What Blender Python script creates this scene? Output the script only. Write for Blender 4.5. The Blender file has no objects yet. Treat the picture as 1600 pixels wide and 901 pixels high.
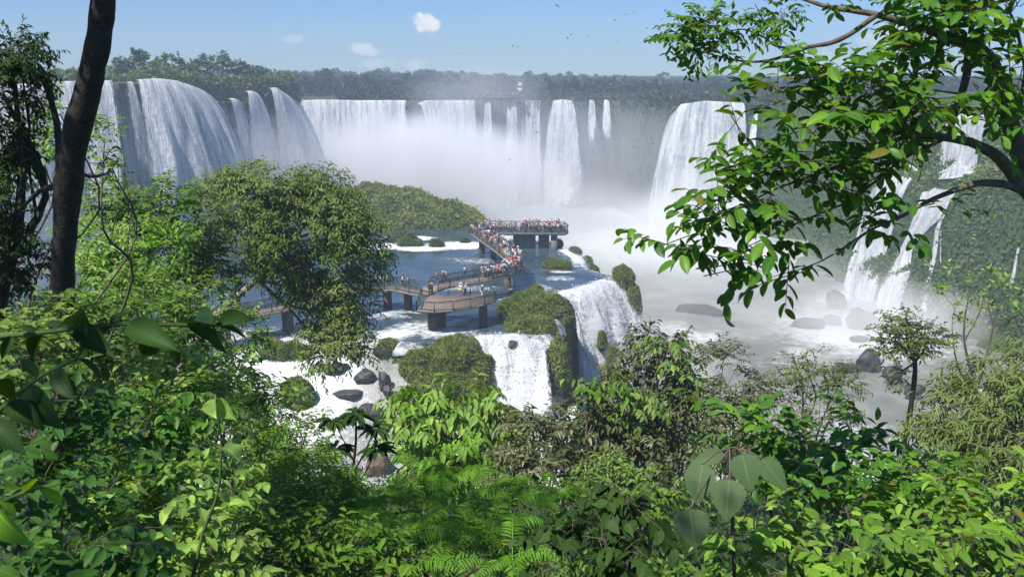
import bpy, math, random
import numpy as np
from mathutils import Vector
rng = np.random.default_rng(11)
random.seed(5)
C = bpy.context.scene.collection
SC = bpy.context.scene

# ------------------------------------------------------------------ camera, sky, sun, exposure
CAMZ, F, PITCH = 30.0, 1331.0, math.atan(335 / 1331.0)
cam = bpy.data.cameras.new('camera'); co = bpy.data.objects.new('camera', cam); C.objects.link(co)
co.location = (0, 0, CAMZ); co.rotation_euler = (math.pi / 2 - PITCH, 0, 0)
cam.sensor_width = 36; cam.lens = 36 * F / 1600; cam.clip_start = 0.05; cam.clip_end = 20000
cam.dof.use_dof = True; cam.dof.focus_distance = 45; cam.dof.aperture_fstop = 8
SC.camera = co
SUN_EL, SUN_V = math.radians(57), Vector((-0.62, -0.60, 0)).normalized()
w = bpy.data.worlds.new('World'); SC.world = w; w.use_nodes = True
nt = w.node_tree; nt.nodes.clear()
wo = nt.nodes.new('ShaderNodeOutputWorld'); bg = nt.nodes.new('ShaderNodeBackground'); sky = nt.nodes.new('ShaderNodeTexSky')
sky.sky_type = 'NISHITA'; sky.sun_disc = False; sky.sun_elevation = SUN_EL
sky.sun_rotation = math.atan2(SUN_V.x, SUN_V.y); sky.altitude = 200; sky.air_density = 1.0; sky.dust_density = 0.0; sky.ozone_density = 4.0
bg.inputs['Strength'].default_value = 0.09
nt.links.new(bg.outputs[0], wo.inputs[0])
sun = bpy.data.lights.new('sun', 'SUN'); so = bpy.data.objects.new('sun', sun); C.objects.link(so)
sun.energy = 5.0; sun.angle = math.radians(0.53); sun.color = (1.0, 0.965, 0.9)
sv = SUN_V * math.cos(SUN_EL) + Vector((0, 0, math.sin(SUN_EL)))
so.rotation_euler = sv.to_track_quat('Z', 'Y').to_euler(); so.location = (-60, -20, 120)
SC.view_settings.view_transform = 'Standard'; SC.view_settings.look = 'None'; SC.view_settings.gamma = 1
SC.view_settings.exposure = 0.38; SC.view_settings.use_curve_mapping = False
SC.cycles.volume_bounces = 4; SC.cycles.max_bounces = 8; SC.cycles.transparent_max_bounces = 16
SC.cycles.diffuse_bounces = 2; SC.cycles.glossy_bounces = 2; SC.cycles.transmission_bounces = 4
SC.cycles.caustics_reflective = False; SC.cycles.caustics_refractive = False
SC.cycles.use_denoising = True; SC.cycles.sample_clamp_indirect = 4
SC.cycles.volume_max_steps = 128

def P(x, y, z=None, d=None):
    """world point seen at photo pixel (x, y), at height z or at ground distance d"""
    u = (x - 800) / F; v = -(y - 450.5) / F
    dy = math.cos(PITCH) + v * math.sin(PITCH); dz = -math.sin(PITCH) + v * math.cos(PITCH)
    t = (z - CAMZ) / dz if z is not None else d / dy
    return np.array([u * t, dy * t, CAMZ + dz * t])

# ------------------------------------------------------------------ small clouds of the sky (part of the world)
def nd(t, **kw):
    n = nt.nodes.new(t)
    for k, v in kw.items(): setattr(n, k, v)
    return n
def mth(op, a, b=None, c=None):
    n = nd('ShaderNodeMath', operation=op)
    for i, q in enumerate((a, b, c)):
        if q is None: continue
        if isinstance(q, (int, float)): n.inputs[i].default_value = q
        else: nt.links.new(q, n.inputs[i])
    return n.outputs[0]
tc = nd('ShaderNodeTexCoord'); sx = nd('ShaderNodeSeparateXYZ'); nt.links.new(tc.outputs['Generated'], sx.inputs[0])
az = mth('ARCTAN2', sx.outputs[0], sx.outputs[1]); el = mth('ARCSINE', sx.outputs[2])
no = nd('ShaderNodeTexNoise'); no.inputs['Scale'].default_value = 80; no.inputs['Detail'].default_value = 6
nt.links.new(tc.outputs['Generated'], no.inputs['Vector'])
tot = None
for (x, y, rx, ry, k) in ((667, 36, 29, 14, 1.0), (572, 77, 27, 11, .75), (592, 101, 34, 9, .4), (652, 102, 20, 10, .45), (1392, 58, 45, 22, .6), (1265, 92, 40, 14, .35), (458, 62, 14, 7, .3), (1330, 98, 40, 16, .35)):
    p = P(x, y, d=1000) - np.array([0, 0, CAMZ]); a0 = math.atan2(p[0], p[1]); e0 = math.asin(p[2] / np.linalg.norm(p))
    da = mth('DIVIDE', mth('SUBTRACT', az, a0), rx / F); de = mth('DIVIDE', mth('SUBTRACT', el, e0), ry / F)
    g = mth('SUBTRACT', 1.0, mth('ADD', mth('MULTIPLY', da, da), mth('MULTIPLY', de, de)))
    g = mth('ADD', g, mth('MULTIPLY', mth('SUBTRACT', no.outputs['Fac'], 0.5), 3.2))
    mr = nd('ShaderNodeMapRange', interpolation_type='SMOOTHSTEP'); mr.inputs[1].default_value = -0.05; mr.inputs[2].default_value = 0.9
    mr.inputs[4].default_value = k; nt.links.new(g, mr.inputs[0])
    tot = mr.outputs[0] if tot is None else mth('MAXIMUM', tot, mr.outputs[0])
mx = nd('ShaderNodeMix', data_type='RGBA'); nt.links.new(tot, mx.inputs[0]); tint = nd('ShaderNodeMix', data_type='RGBA', blend_type='MULTIPLY'); tint.inputs[0].default_value = 1; tint.inputs[7].default_value = (.54, .715, 1.03, 1); nt.links.new(sky.outputs[0], tint.inputs[6]); nt.links.new(tint.outputs[2], mx.inputs[6])
mx.inputs[7].default_value = (8.6, 8.6, 8.7, 1); nt.links.new(mx.outputs[2], bg.inputs[0])

# ------------------------------------------------------------------ noise, mesh and tag helpers
def vnoise(p, seed=0):
    """value noise of (N,3) points in [-1,1]"""
    p = np.asarray(p, float); i = np.floor(p).astype(np.int64); f = p - i; f = f * f * (3 - 2 * f)
    def h(a, b, c):
        n = (a * 374761393 + b * 668265263 + c * 2147483647 + seed * 974634777) & 0xffffffff
        n = ((n ^ (n >> 13)) * 1274126177) & 0xffffffff
        n = n ^ (n >> 16)
        return (n & 0xffff) / 32767.5 - 1
    x, y, z = i[:, 0], i[:, 1], i[:, 2]; r = 0
    for a in (0, 1):
        for b in (0, 1):
            for c in (0, 1):
                wgt = (f[:, 0] if a else 1 - f[:, 0]) * (f[:, 1] if b else 1 - f[:, 1]) * (f[:, 2] if c else 1 - f[:, 2])
                r = r + wgt * h(x + a, y + b, z + c)
    return r
def fbm(p, oct=4, seed=0):
    r = 0; a = 1; s = 0; p = np.asarray(p, float)
    for k in range(oct):
        r = r + a * vnoise(p, seed + k); s += a; a *= .5; p = p * 2.03 + 17.1
    return r / s
def sstep(a, b, x):
    t = np.clip((x - a) / (b - a), 0, 1); return t * t * (3 - 2 * t)

class MB:
    """collects vertices and faces of ONE mesh"""
    def __init__(s): s.v = []; s.f = []; s.n = 0; s.lu = []; s.leafy = False
    def add(s, v, *fs, lu=None):
        v = np.asarray(v, float).reshape(-1, 3)
        s.lu.append(np.zeros((len(v), 2)) if lu is None else lu); s.leafy |= lu is not None
        for f in fs:
            f = np.asarray(f, np.int64)
            if len(f): s.f.append(f + s.n)
        s.v.append(v); s.n += len(v); return s
    def mesh(s, name, smooth=False):
        me = bpy.data.meshes.new(name)
        V = np.concatenate(s.v) if s.v else np.zeros((0, 3))
        me.vertices.add(len(V)); me.vertices.foreach_set('co', V.astype(np.float32).ravel())
        tot = np.concatenate([np.full(len(f), f.shape[1]) for f in s.f]).astype(np.int32)
        idx = np.concatenate([f.ravel() for f in s.f]).astype(np.int32)
        me.loops.add(len(idx)); me.loops.foreach_set('vertex_index', idx)
        me.polygons.add(len(tot)); me.polygons.foreach_set('loop_start', np.concatenate([[0], np.cumsum(tot)[:-1]]).astype(np.int32))
        me.polygons.foreach_set('loop_total', tot)
        if smooth: me.polygons.foreach_set('use_smooth', np.ones(len(tot), bool))
        if s.leafy:
            U = np.concatenate(s.lu).astype(np.float32)
            for k, nm in enumerate(('across', 'along')): me.attributes.new(nm, 'FLOAT', 'POINT').data.foreach_set('value', np.ascontiguousarray(U[:, k]))
        me.update(calc_edges=True); me.validate()
        return me
    def build(s, name, mat, parent=None, smooth=False):
        me = s.mesh(name, smooth); me.materials.append(mat)
        return link(name, me, parent)
def link(name, me, parent=None):
    o = bpy.data.objects.new(name, me); C.objects.link(o)
    if parent is not None:
        o.parent = parent; o.matrix_parent_inverse = parent.matrix_world.inverted() if parent.type != 'EMPTY' else parent_inv(parent)
    return o
def parent_inv(p):
    from mathutils import Matrix
    return Matrix.Translation(-p.location)
def tag(o, label=None, cat=None, group=None, kind=None):
    for k, v in (('label', label), ('category', cat), ('group', group), ('kind', kind)):
        if v: o[k] = v
    return o
def thing(name, loc, label, cat, group=None):
    o = bpy.data.objects.new(name, None); C.objects.link(o); o.location = [float(q) for q in loc]; o.empty_display_size = .3
    return tag(o, label, cat, group)
def attr(o, name, vals):
    a = o.data.attributes.new(name, 'FLOAT', 'POINT'); a.data.foreach_set('value', np.asarray(vals, np.float32))

def box(mb, a, b, M=None):
    a = np.asarray(a, float); b = np.asarray(b, float)
    v = np.array([[x, y, z] for z in (a[2], b[2]) for y in (a[1], b[1]) for x in (a[0], b[0])])
    if M is not None: v = v @ M.T
    mb.add(v, [[0, 2, 3, 1], [4, 5, 7, 6], [0, 1, 5, 4], [2, 6, 7, 3], [0, 4, 6, 2], [1, 3, 7, 5]])
def bar(mb, p, q, r, up=(0, 0, 1), r2=None):
    """square bar from p to q"""
    p = np.asarray(p, float); q = np.asarray(q, float); d = q - p; L = np.linalg.norm(d); d /= L
    s = np.cross(d, up); s = s / np.linalg.norm(s) if np.linalg.norm(s) > 1e-6 else np.array([1., 0, 0])
    t = np.cross(s, d); r2 = r2 or r
    v = [e + s * a * r + t * b * r2 for e in (p, q) for a, b in ((-1, -1), (1, -1), (1, 1), (-1, 1))]
    mb.add(v, [[0, 1, 2, 3], [7, 6, 5, 4], [0, 4, 5, 1], [1, 5, 6, 2], [2, 6, 7, 3], [3, 7, 4, 0]])
def smooth_path(pts, n=6):
    """Catmull-Rom through points (last column may be radius)"""
    p = np.asarray(pts, float); p = np.vstack([2 * p[0] - p[1], p, 2 * p[-1] - p[-2]]); out = []
    for i in range(1, len(p) - 2):
        for k in range(n):
            t = k / n; a, b, c, d = p[i - 1], p[i], p[i + 1], p[i + 2]
            out.append(.5 * (2 * b + (c - a) * t + (2 * a - 5 * b + 4 * c - d) * t * t + (3 * b - a - 3 * c + d) * t ** 3))
    out.append(p[-2]); return np.array(out)
def tube(mb, pts, rad, sides=8, rough=0.0, seed=0):
    pts = np.asarray(pts, float); n = len(pts); rad = np.broadcast_to(np.asarray(rad, float), (n,))
    t = np.gradient(pts, axis=0); t /= np.linalg.norm(t, axis=1)[:, None] + 1e-9
    ref = np.array([0.31, 0.27, 0.91]) if abs(t[0, 2]) < .8 else np.array([0.9, 0.3, 0.1])
    a = np.linspace(0, 2 * np.pi, sides, endpoint=False); V = []
    for i in range(n):
        s = np.cross(t[i], ref); s /= np.linalg.norm(s) + 1e-9; u = np.cross(s, t[i])
        V.append(pts[i] + rad[i] * (np.cos(a)[:, None] * s + np.sin(a)[:, None] * u))
    V = np.array(V).reshape(-1, 3)
    if rough:
        c = np.repeat(pts, sides, 0); V = c + (V - c) * (1 + rough * fbm(V / (rad.mean() * 1.3), 3, seed))[:, None]
    i = np.arange(n - 1)[:, None] * sides; j = np.arange(sides)[None]; k = (j + 1) % sides
    f = np.stack([i + j, i + k, i + sides + k, i + sides + j], -1).reshape(-1, 4)
    V = np.vstack([V, pts[-1] + t[-1] * rad[-1]]); b = (n - 1) * sides
    cap = np.array([[b + q, b + (q + 1) % sides, n * sides] for q in range(sides)])
    mb.add(V, f, cap)
def ico(sub=3):
    import bmesh
    bm = bmesh.new(); bmesh.ops.create_icosphere(bm, subdivisions=sub, radius=1); bm.verts.ensure_lookup_table()
    v = np.array([q.co[:] for q in bm.verts]); f = np.array([[q.index for q in g.verts] for g in bm.faces]); bm.free(); return v, f
ICO = {k: ico(k) for k in (2, 3, 4)}

# ------------------------------------------------------------------ materials
class NT:
    def __init__(s, name):
        s.m = bpy.data.materials.new(name); s.m.use_nodes = True; s.t = s.m.node_tree; s.t.nodes.clear()
        s.out = s.t.nodes.new('ShaderNodeOutputMaterial')
    def n(s, t, ins=None, **kw):
        q = s.t.nodes.new(t)
        for k, v in kw.items(): setattr(q, k, v)
        for k, v in (ins or {}).items():
            if isinstance(v, bpy.types.NodeSocket): s.t.links.new(v, q.inputs[k])
            else: q.inputs[k].default_value = v
        return q
    def math(s, op, a, b=0.0, clamp=False): return s.n('ShaderNodeMath', {0: a, 1: b}, operation=op, use_clamp=clamp).outputs[0]
    def ramp(s, fac, stops, interp='LINEAR'):
        q = s.n('ShaderNodeValToRGB', {0: fac}); e = q.color_ramp; e.interpolation = interp
        while len(e.elements) < len(stops): e.elements.new(.5)
        for el_, (p, c) in zip(e.elements, stops): el_.position = p; el_.color = (*c, 1) if len(c) == 3 else c
        return q.outputs[0]
    def rng(s, x, a, b, c=0.0, d=1.0): return s.n('ShaderNodeMapRange', {0: x, 1: a, 2: b, 3: c, 4: d}, interpolation_type='SMOOTHSTEP').outputs[0]
    def noise(s, scale, detail=4, vec=None, rough=.55):
        i = {'Scale': scale, 'Detail': detail, 'Roughness': rough}
        if vec is not None: i['Vector'] = vec
        return s.n('ShaderNodeTexNoise', i).outputs['Fac']
    def mix(s, f, a, b):
        q = s.n('ShaderNodeMix', {0: f, 6: a, 7: b}, data_type='RGBA'); return q.outputs[2]
    def pos(s, scale=(1, 1, 1), src='Object'):
        t = s.n('ShaderNodeTexCoord'); return s.n('ShaderNodeMapping', {0: t.outputs[src], 3: scale}).outputs[0]
    def bump(s, h, strength=.5, dist=.1): return s.n('ShaderNodeBump', {'Height': h, 'Strength': strength, 'Distance': dist}).outputs[0]
    def done(s, sh): s.t.links.new(sh, s.out.inputs[0]); return s.m

def leaf_mat(name, cols, gloss=.16, trans=.32, rough=.5, patch=0.0):
    """cols: base colours spread at random over the leaves (each leaf one island)"""
    q = NT(name); g = q.n('ShaderNodeNewGeometry'); r = g.outputs['Random Per Island']
    k = len(cols); col = q.ramp(r, [(i / max(k - 1, 1), c) for i, c in enumerate(cols)])
    if patch:
        nz = q.rng(q.noise(patch, 2, q.pos()), .35, .65)
        hs = q.n('ShaderNodeHueSaturation', {'Hue': .485, 'Saturation': .85, 'Value': 1.35, 'Color': col}).outputs[0]
        col = q.mix(nz, col, hs)
    au = q.math('ABSOLUTE', q.n('ShaderNodeAttribute', attribute_name='across').outputs['Fac']); av = q.n('ShaderNodeAttribute', attribute_name='along').outputs['Fac']
    rib = q.rng(au, .045, .012); sv_ = q.math('FRACT', q.math('SUBTRACT', q.math('MULTIPLY', av, 9.0), q.math('MULTIPLY', au, 6.0))); side = q.math('MULTIPLY', q.rng(q.math('ABSOLUTE', q.math('SUBTRACT', sv_, .5)), .10, .02), .35)
    vein = q.math('MAXIMUM', rib, side); col = q.mix(q.math('MULTIPLY', vein, .45), col, q.n('ShaderNodeHueSaturation', {'Saturation': .8, 'Value': 1.9, 'Color': col}).outputs[0])
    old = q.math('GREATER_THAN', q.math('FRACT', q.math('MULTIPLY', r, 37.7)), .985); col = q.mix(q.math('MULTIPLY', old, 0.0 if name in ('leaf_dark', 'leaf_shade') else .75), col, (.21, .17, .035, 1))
    spots = q.rng(q.noise(60, 3, q.pos(), .7), .62, .74); col = q.mix(q.math('MULTIPLY', spots, .35), col, (.11, .10, .03, 1))
    tr = q.n('ShaderNodeHueSaturation', {'Hue': .475, 'Saturation': 1.15, 'Value': 1.35, 'Color': col}).outputs[0]
    b = q.n('ShaderNodeBsdfPrincipled', {'Base Color': col, 'Roughness': rough, 'Specular IOR Level': gloss, 'Normal': q.bump(q.math('MULTIPLY', vein, -1.0), .35, .004)})
    t = q.n('ShaderNodeBsdfTranslucent', {0: tr})
    return q.done(q.n('ShaderNodeMixShader', {0: trans, 1: b.outputs[0], 2: t.outputs[0]}).outputs[0])
G = lambda r, g, b: (r, g, b)
M = {}
M['leaf_bright'] = leaf_mat('leaf_bright', [G(0.085, 0.207, 0.010), G(0.145, 0.317, 0.014), G(0.111, 0.251, 0.014), G(0.226, 0.416, 0.022), G(0.079, 0.185, 0.013)], patch=.5)
M['leaf_mid'] = leaf_mat('leaf_mid', [G(0.062, 0.160, 0.011), G(0.109, 0.228, 0.015), G(0.080, 0.182, 0.015), G(0.156, 0.295, 0.018)], patch=.6)
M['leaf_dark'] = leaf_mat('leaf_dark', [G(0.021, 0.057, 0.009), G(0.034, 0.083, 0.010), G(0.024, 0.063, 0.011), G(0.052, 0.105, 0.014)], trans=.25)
M['leaf_olive'] = leaf_mat('leaf_olive', [G(.07, .125, .02), G(.10, .165, .026), G(.075, .13, .022), G(.13, .19, .035), G(.06, .11, .02), G(.14, .15, .035)], trans=.3, patch=.25)
M['leaf_fresh'] = leaf_mat('leaf_fresh', [G(0.079, 0.151, 0.019), G(0.119, 0.208, 0.026), G(0.066, 0.139, 0.019), G(0.158, 0.240, 0.032), G(0.092, 0.164, 0.022)], trans=.32, patch=.22)
M['leaf_gloss'] = leaf_mat('leaf_gloss', [G(0.047, 0.154, 0.015), G(0.090, 0.227, 0.015), G(0.066, 0.181, 0.017), G(0.155, 0.329, 0.019), G(0.052, 0.136, 0.015)], gloss=.3, rough=.38, trans=.34)
M['leaf_dry'] = leaf_mat('leaf_dry', [G(0.123, 0.116, 0.043), G(0.083, 0.108, 0.031), G(0.165, 0.149, 0.061), G(0.066, 0.116, 0.025), G(0.141, 0.132, 0.056), G(0.083, 0.141, 0.027), G(0.116, 0.099, 0.044)], trans=.2, gloss=.5, rough=.4)
M['leaf_broad'] = leaf_mat('leaf_broad', [G(0.086, 0.144, 0.055), G(0.098, 0.161, 0.060), G(0.075, 0.127, 0.046)], gloss=.3, trans=.22, rough=.5)
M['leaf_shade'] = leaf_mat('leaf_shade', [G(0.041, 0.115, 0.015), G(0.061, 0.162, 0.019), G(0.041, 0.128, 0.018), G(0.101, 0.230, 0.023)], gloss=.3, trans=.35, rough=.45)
M['fern'] = leaf_mat('fern', [G(0.103, 0.260, 0.019), G(0.144, 0.329, 0.023), G(0.123, 0.285, 0.019)], trans=.35)
M['moss_grass'] = leaf_mat('moss_grass', [G(0.098, 0.163, 0.015), G(0.144, 0.209, 0.020), G(0.076, 0.139, 0.015), G(0.194, 0.240, 0.027), G(0.236, 0.233, 0.034)], trans=.25, patch=.35)
M['shrub_far'] = leaf_mat('shrub_far', [G(0.058, 0.111, 0.021), G(0.085, 0.143, 0.023), G(0.052, 0.098, 0.021), G(0.104, 0.163, 0.031)], trans=.2, patch=.08)
M['forest_far'] = leaf_mat('forest_far', [G(.022, .045, .016), G(.035, .062, .02), G(.028, .05, .018), G(.045, .075, .024)], trans=.15, patch=.03)
def rough_mat(name, c1, c2, c3, scale, bump=.6, rough=.85, spec=.3, dist=.2):
    q = NT(name); p = q.pos(); n1 = q.noise(scale, 6, p, .65); n2 = q.noise(scale * 4.3, 5, p)
    col = q.mix(q.rng(n1, .35, .65), (*c1, 1), (*c2, 1)); col = q.mix(q.rng(n2, .55, .75), col, (*c3, 1))
    h = q.math('ADD', n1, q.math('MULTIPLY', n2, .5))
    return q.done(q.n('ShaderNodeBsdfPrincipled', {'Base Color': col, 'Roughness': rough, 'Specular IOR Level': spec, 'Normal': q.bump(h, bump, dist)}).outputs[0])
M['bark_dark'] = rough_mat('bark_dark', (.022, .017, .013), (.042, .033, .026), (.095, .09, .075), 9, dist=.03)  # albedo lowered: canopy shade on the leaning trunk is put into the bark colour
M['bark'] = rough_mat('bark', (.10, .08, .06), (.17, .14, .105), (.07, .055, .04), 12, dist=.02)
M['bark_pale'] = rough_mat('bark_pale', (.22, .18, .14), (.32, .28, .22), (.13, .10, .08), 10, dist=.02)
M['stem_green'] = rough_mat('stem_green', (.06, .11, .025), (.09, .13, .04), (.12, .09, .05), 10, dist=.01)
M['rock'] = rough_mat('rock', (.026, .024, .022), (.058, .053, .047), (.09, .083, .07), 1.1, rough=.55, spec=.5, dist=.15)
M['moss_rock'] = rough_mat('moss_rock', (.022, .030, .014), (.045, .055, .02), (.05, .045, .04), 1.6, rough=.8, dist=.15)
M['rock_red'] = rough_mat('rock_red', (.10, .06, .045), (.19, .12, .09), (.07, .05, .045), 1.4, rough=.7, dist=.1)
M['deck_wood'] = rough_mat('deck_wood', (.24, .175, .14), (.31, .235, .19), (.17, .125, .10), 2.5, bump=.2, dist=.02)
M['pier'] = rough_mat('pier', (.10, .075, .055), (.15, .115, .085), (.065, .055, .045), 1.5, bump=.3, dist=.05)
M['concrete'] = rough_mat('concrete', (.16, .165, .17), (.22, .22, .22), (.10, .105, .105), 1.2, bump=.3, dist=.05)
def plain(name, c, rough=.6, metal=0.0):
    q = NT(name); n = q.noise(14, 3, q.pos()); c2 = tuple(min(1, k * 1.18 + .004) for k in c)
    col = q.mix(n, (*[k * .85 for k in c], 1), (*c2, 1))
    return q.done(q.n('ShaderNodeBsdfPrincipled', {'Base Color': col, 'Roughness': rough, 'Metallic': metal}).outputs[0])
M['rail'] = plain('rail', (.045, .07, .055), .45)
def wire_mat():
    q = NT('wire_mesh'); p = q.pos()
    s = q.n('ShaderNodeSeparateXYZ', {0: p})
    def line(o_): return q.math('LESS_THAN', q.math('FRACT', q.math('MULTIPLY', o_, 16.0)), .13)
    a = q.math('MAXIMUM', q.math('MAXIMUM', line(s.outputs[0]), line(s.outputs[1])), line(s.outputs[2]))
    b = q.n('ShaderNodeBsdfPrincipled', {'Base Color': (.06, .10, .075, 1), 'Roughness': .5})
    return q.done(q.n('ShaderNodeMixShader', {0: a, 1: q.n('ShaderNodeBsdfTransparent').outputs[0], 2: b.outputs[0]}).outputs[0])
M['wire'] = wire_mat()

def terrain_mat():
    q = NT('terrain'); p = q.pos(); g = q.n('ShaderNodeNewGeometry'); nz = q.n('ShaderNodeSeparateXYZ', {0: g.outputs['Normal']}).outputs[2]
    n1 = q.noise(.16, 6, p, .7); n2 = q.noise(.9, 6, p, .65); st = q.noise(.5, 5, q.pos((1, 1, .12)), .6)
    rock = q.mix(q.rng(st, .3, .7), (.045, .042, .043, 1), (.10, .085, .075, 1))
    green = q.mix(n2, (.03, .06, .014, 1), (.085, .125, .028, 1))
    soil = q.mix(n1, green, (.06, .05, .03, 1))
    att = q.n('ShaderNodeAttribute', attribute_name='lush').outputs['Fac']
    moss = q.rng(q.math('ADD', n1, q.math('MULTIPLY', att, .45)), .52, .68)
    col = q.mix(q.rng(nz, .35, .75), q.mix(moss, rock, green), q.mix(.2, green, soil))
    h = q.math('ADD', q.math('MULTIPLY', n1, 2.0), q.math('ADD', n2, st))
    return q.done(q.n('ShaderNodeBsdfPrincipled', {'Base Color': col, 'Roughness': .85, 'Specular IOR Level': .25, 'Normal': q.bump(h, .9, .8)}).outputs[0])
M['terrain'] = terrain_mat()

def river_mat(name, deep, silt, foam_c, bump_scale, rough=.12, bstr=.5, bdist=.12):
    q = NT(name); p = q.pos(); att = q.n('ShaderNodeAttribute', attribute_name='foam').outputs['Fac']
    pw = q.pos((1, .55, 1)); n1 = q.noise(bump_scale, 5, pw, .6); n2 = q.noise(bump_scale * 4.5, 4, pw, .6); n3 = q.noise(bump_scale * 1.9, 7, p, .72)
    foam = q.rng(q.math('ADD', q.math('MULTIPLY', n3, .9), q.math('MULTIPLY', att, .62)), .56, .92)
    base = q.mix(q.rng(q.noise(bump_scale * .25, 3, p), .35, .65), (*deep, 1), (*silt, 1))
    col = q.mix(foam, base, (*foam_c, 1))
    h = q.math('ADD', n1, q.math('MULTIPLY', n2, .45)); h = q.math('ADD', h, q.math('MULTIPLY', foam, q.math('MULTIPLY', n3, 1.5)))
    return q.done(q.n('ShaderNodeBsdfPrincipled', {'Base Color': col, 'Roughness': q.math('ADD', q.math('MULTIPLY', foam, .55), rough), 'Specular IOR Level': .5, 'IOR': 1.33,
                      'Normal': q.bump(h, bstr, bdist)}).outputs[0])
M['river'] = river_mat('river', (.030, .055, .075), (.055, .08, .095), (.82, .83, .83), .55)
M['river_silty'] = river_mat('river_silty', (.17, .17, .145), (.30, .30, .265), (.72, .72, .69), .28, rough=.3, bstr=.6, bdist=.4)
M['rapids'] = river_mat('rapids', (.22, .22, .20), (.45, .44, .41), (.80, .80, .79), .8, rough=.3, bstr=.7, bdist=.25)

def fall_mat(name, hole=0.0, tint=(.90, .90, .90), dim=(.36, .42, .46), vs=.06, us=.9, amt=1.0, w4=.25, f4=.9):
    """falling white water: strands run down the v direction of the uv map"""
    q = NT(name); uv = q.n('ShaderNodeUVMap', uv_map='uv').outputs[0]
    wn = q.n('ShaderNodeTexNoise', {'Vector': q.n('ShaderNodeMapping', {0: uv, 3: (.4, .12, 1)}).outputs[0], 'Scale': 1.0, 'Detail': 2})
    wuv = q.n('ShaderNodeVectorMath', {0: uv, 1: q.n('ShaderNodeVectorMath', {0: wn.outputs['Color'], 3: .9}, operation='SCALE').outputs[0]}, operation='ADD').outputs[0]
    mp = lambda a, b: q.n('ShaderNodeMapping', {0: wuv, 3: (a, b, 1)}).outputs[0]
    s1 = q.noise(1.0, 4, mp(us, vs), .6); s2 = q.noise(1.0, 6, mp(us * 3.2, vs * 4), .72); s3 = q.noise(1.0, 3, mp(us * .22, vs * .8), .5); s4 = q.noise(1.0, 5, mp(us * 1.3 * f4 / .9, us * f4), .75)
    dens = q.n('ShaderNodeAttribute', attribute_name='dens').outputs['Fac']
    k = q.math('ADD', q.math('MULTIPLY', s1, .45), q.math('ADD', q.math('MULTIPLY', s2, .35), q.math('ADD', q.math('MULTIPLY', s3, .2), q.math('MULTIPLY', s4, w4))))
    a = q.rng(q.math('ADD', k, q.math('MULTIPLY', q.math('SUBTRACT', dens, 1.0), .8)), .30 + hole, .50 + hole)
    col = q.mix(q.rng(k, .40 + w4 * .4, .60 + w4 * .4), (*dim, 1), (*tint, 1))
    h = q.math('ADD', s1, q.math('ADD', q.math('MULTIPLY', s2, .7), q.math('MULTIPLY', s4, .6)))
    d = q.n('ShaderNodeBsdfPrincipled', {'Base Color': col, 'Roughness': .7, 'Specular IOR Level': .3, 'Normal': q.bump(h, .9 * amt, .9)})
    t = q.n('ShaderNodeBsdfTranslucent', {0: col})
    sh = q.n('ShaderNodeMixShader', {0: .22, 1: d.outputs[0], 2: t.outputs[0]}).outputs[0]
    return q.done(q.n('ShaderNodeMixShader', {0: a, 1: q.n('ShaderNodeBsdfTransparent').outputs[0], 2: sh}).outputs[0])
def froth_mat():
    q = NT('froth'); d = q.n('ShaderNodeBsdfDiffuse', {0: (.93, .93, .93, 1)}); t = q.n('ShaderNodeBsdfTranslucent', {0: (.93, .93, .93, 1)})
    a = q.n('ShaderNodeMixShader', {0: .5, 1: d.outputs[0], 2: t.outputs[0]}).outputs[0]
    return q.done(q.n('ShaderNodeMixShader', {0: .7, 1: q.n('ShaderNodeBsdfTransparent').outputs[0], 2: a}).outputs[0])
M['froth'] = froth_mat()
M['fall'] = fall_mat('falling_water')
M['fall_thin'] = fall_mat('falling_water_thin', hole=.05)
M['fall_veil'] = fall_mat('falling_water_veil', hole=.055, us=.8, vs=.025)
M['fall_near'] = fall_mat('falling_water_near', hole=-.10, us=1.7, vs=.30, dim=(.62, .66, .69), w4=.45, f4=1.2, amt=.3)

def mist_mat(name, dens, noise=.03, col=(.985, .987, .992), aniso=-.28):
    q = NT(name); t = q.n('ShaderNodeTexCoord')
    g = q.n('ShaderNodeMapping', {0: t.outputs['Generated'], 1: (-1, -1, -1), 3: (2, 2, 2)}).outputs[0]
    r = q.n('ShaderNodeVectorMath', {0: g}, operation='LENGTH').outputs[1]
    n = q.noise(noise, 4, q.pos(), .6)
    f = q.rng(q.math('ADD', q.math('SUBTRACT', 1.0, r), q.math('MULTIPLY', q.math('SUBTRACT', n, .5), 1.3)), .0, .75)
    f = q.math('MULTIPLY', f, q.rng(r, 1.0, .7))
    v = q.n('ShaderNodeVolumePrincipled', {'Color': (*col, 1), 'Density': q.math('MULTIPLY', f, dens), 'Anisotropy': aniso})
    q.t.links.new(v.outputs[0], q.out.inputs[1]); return q.m

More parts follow.
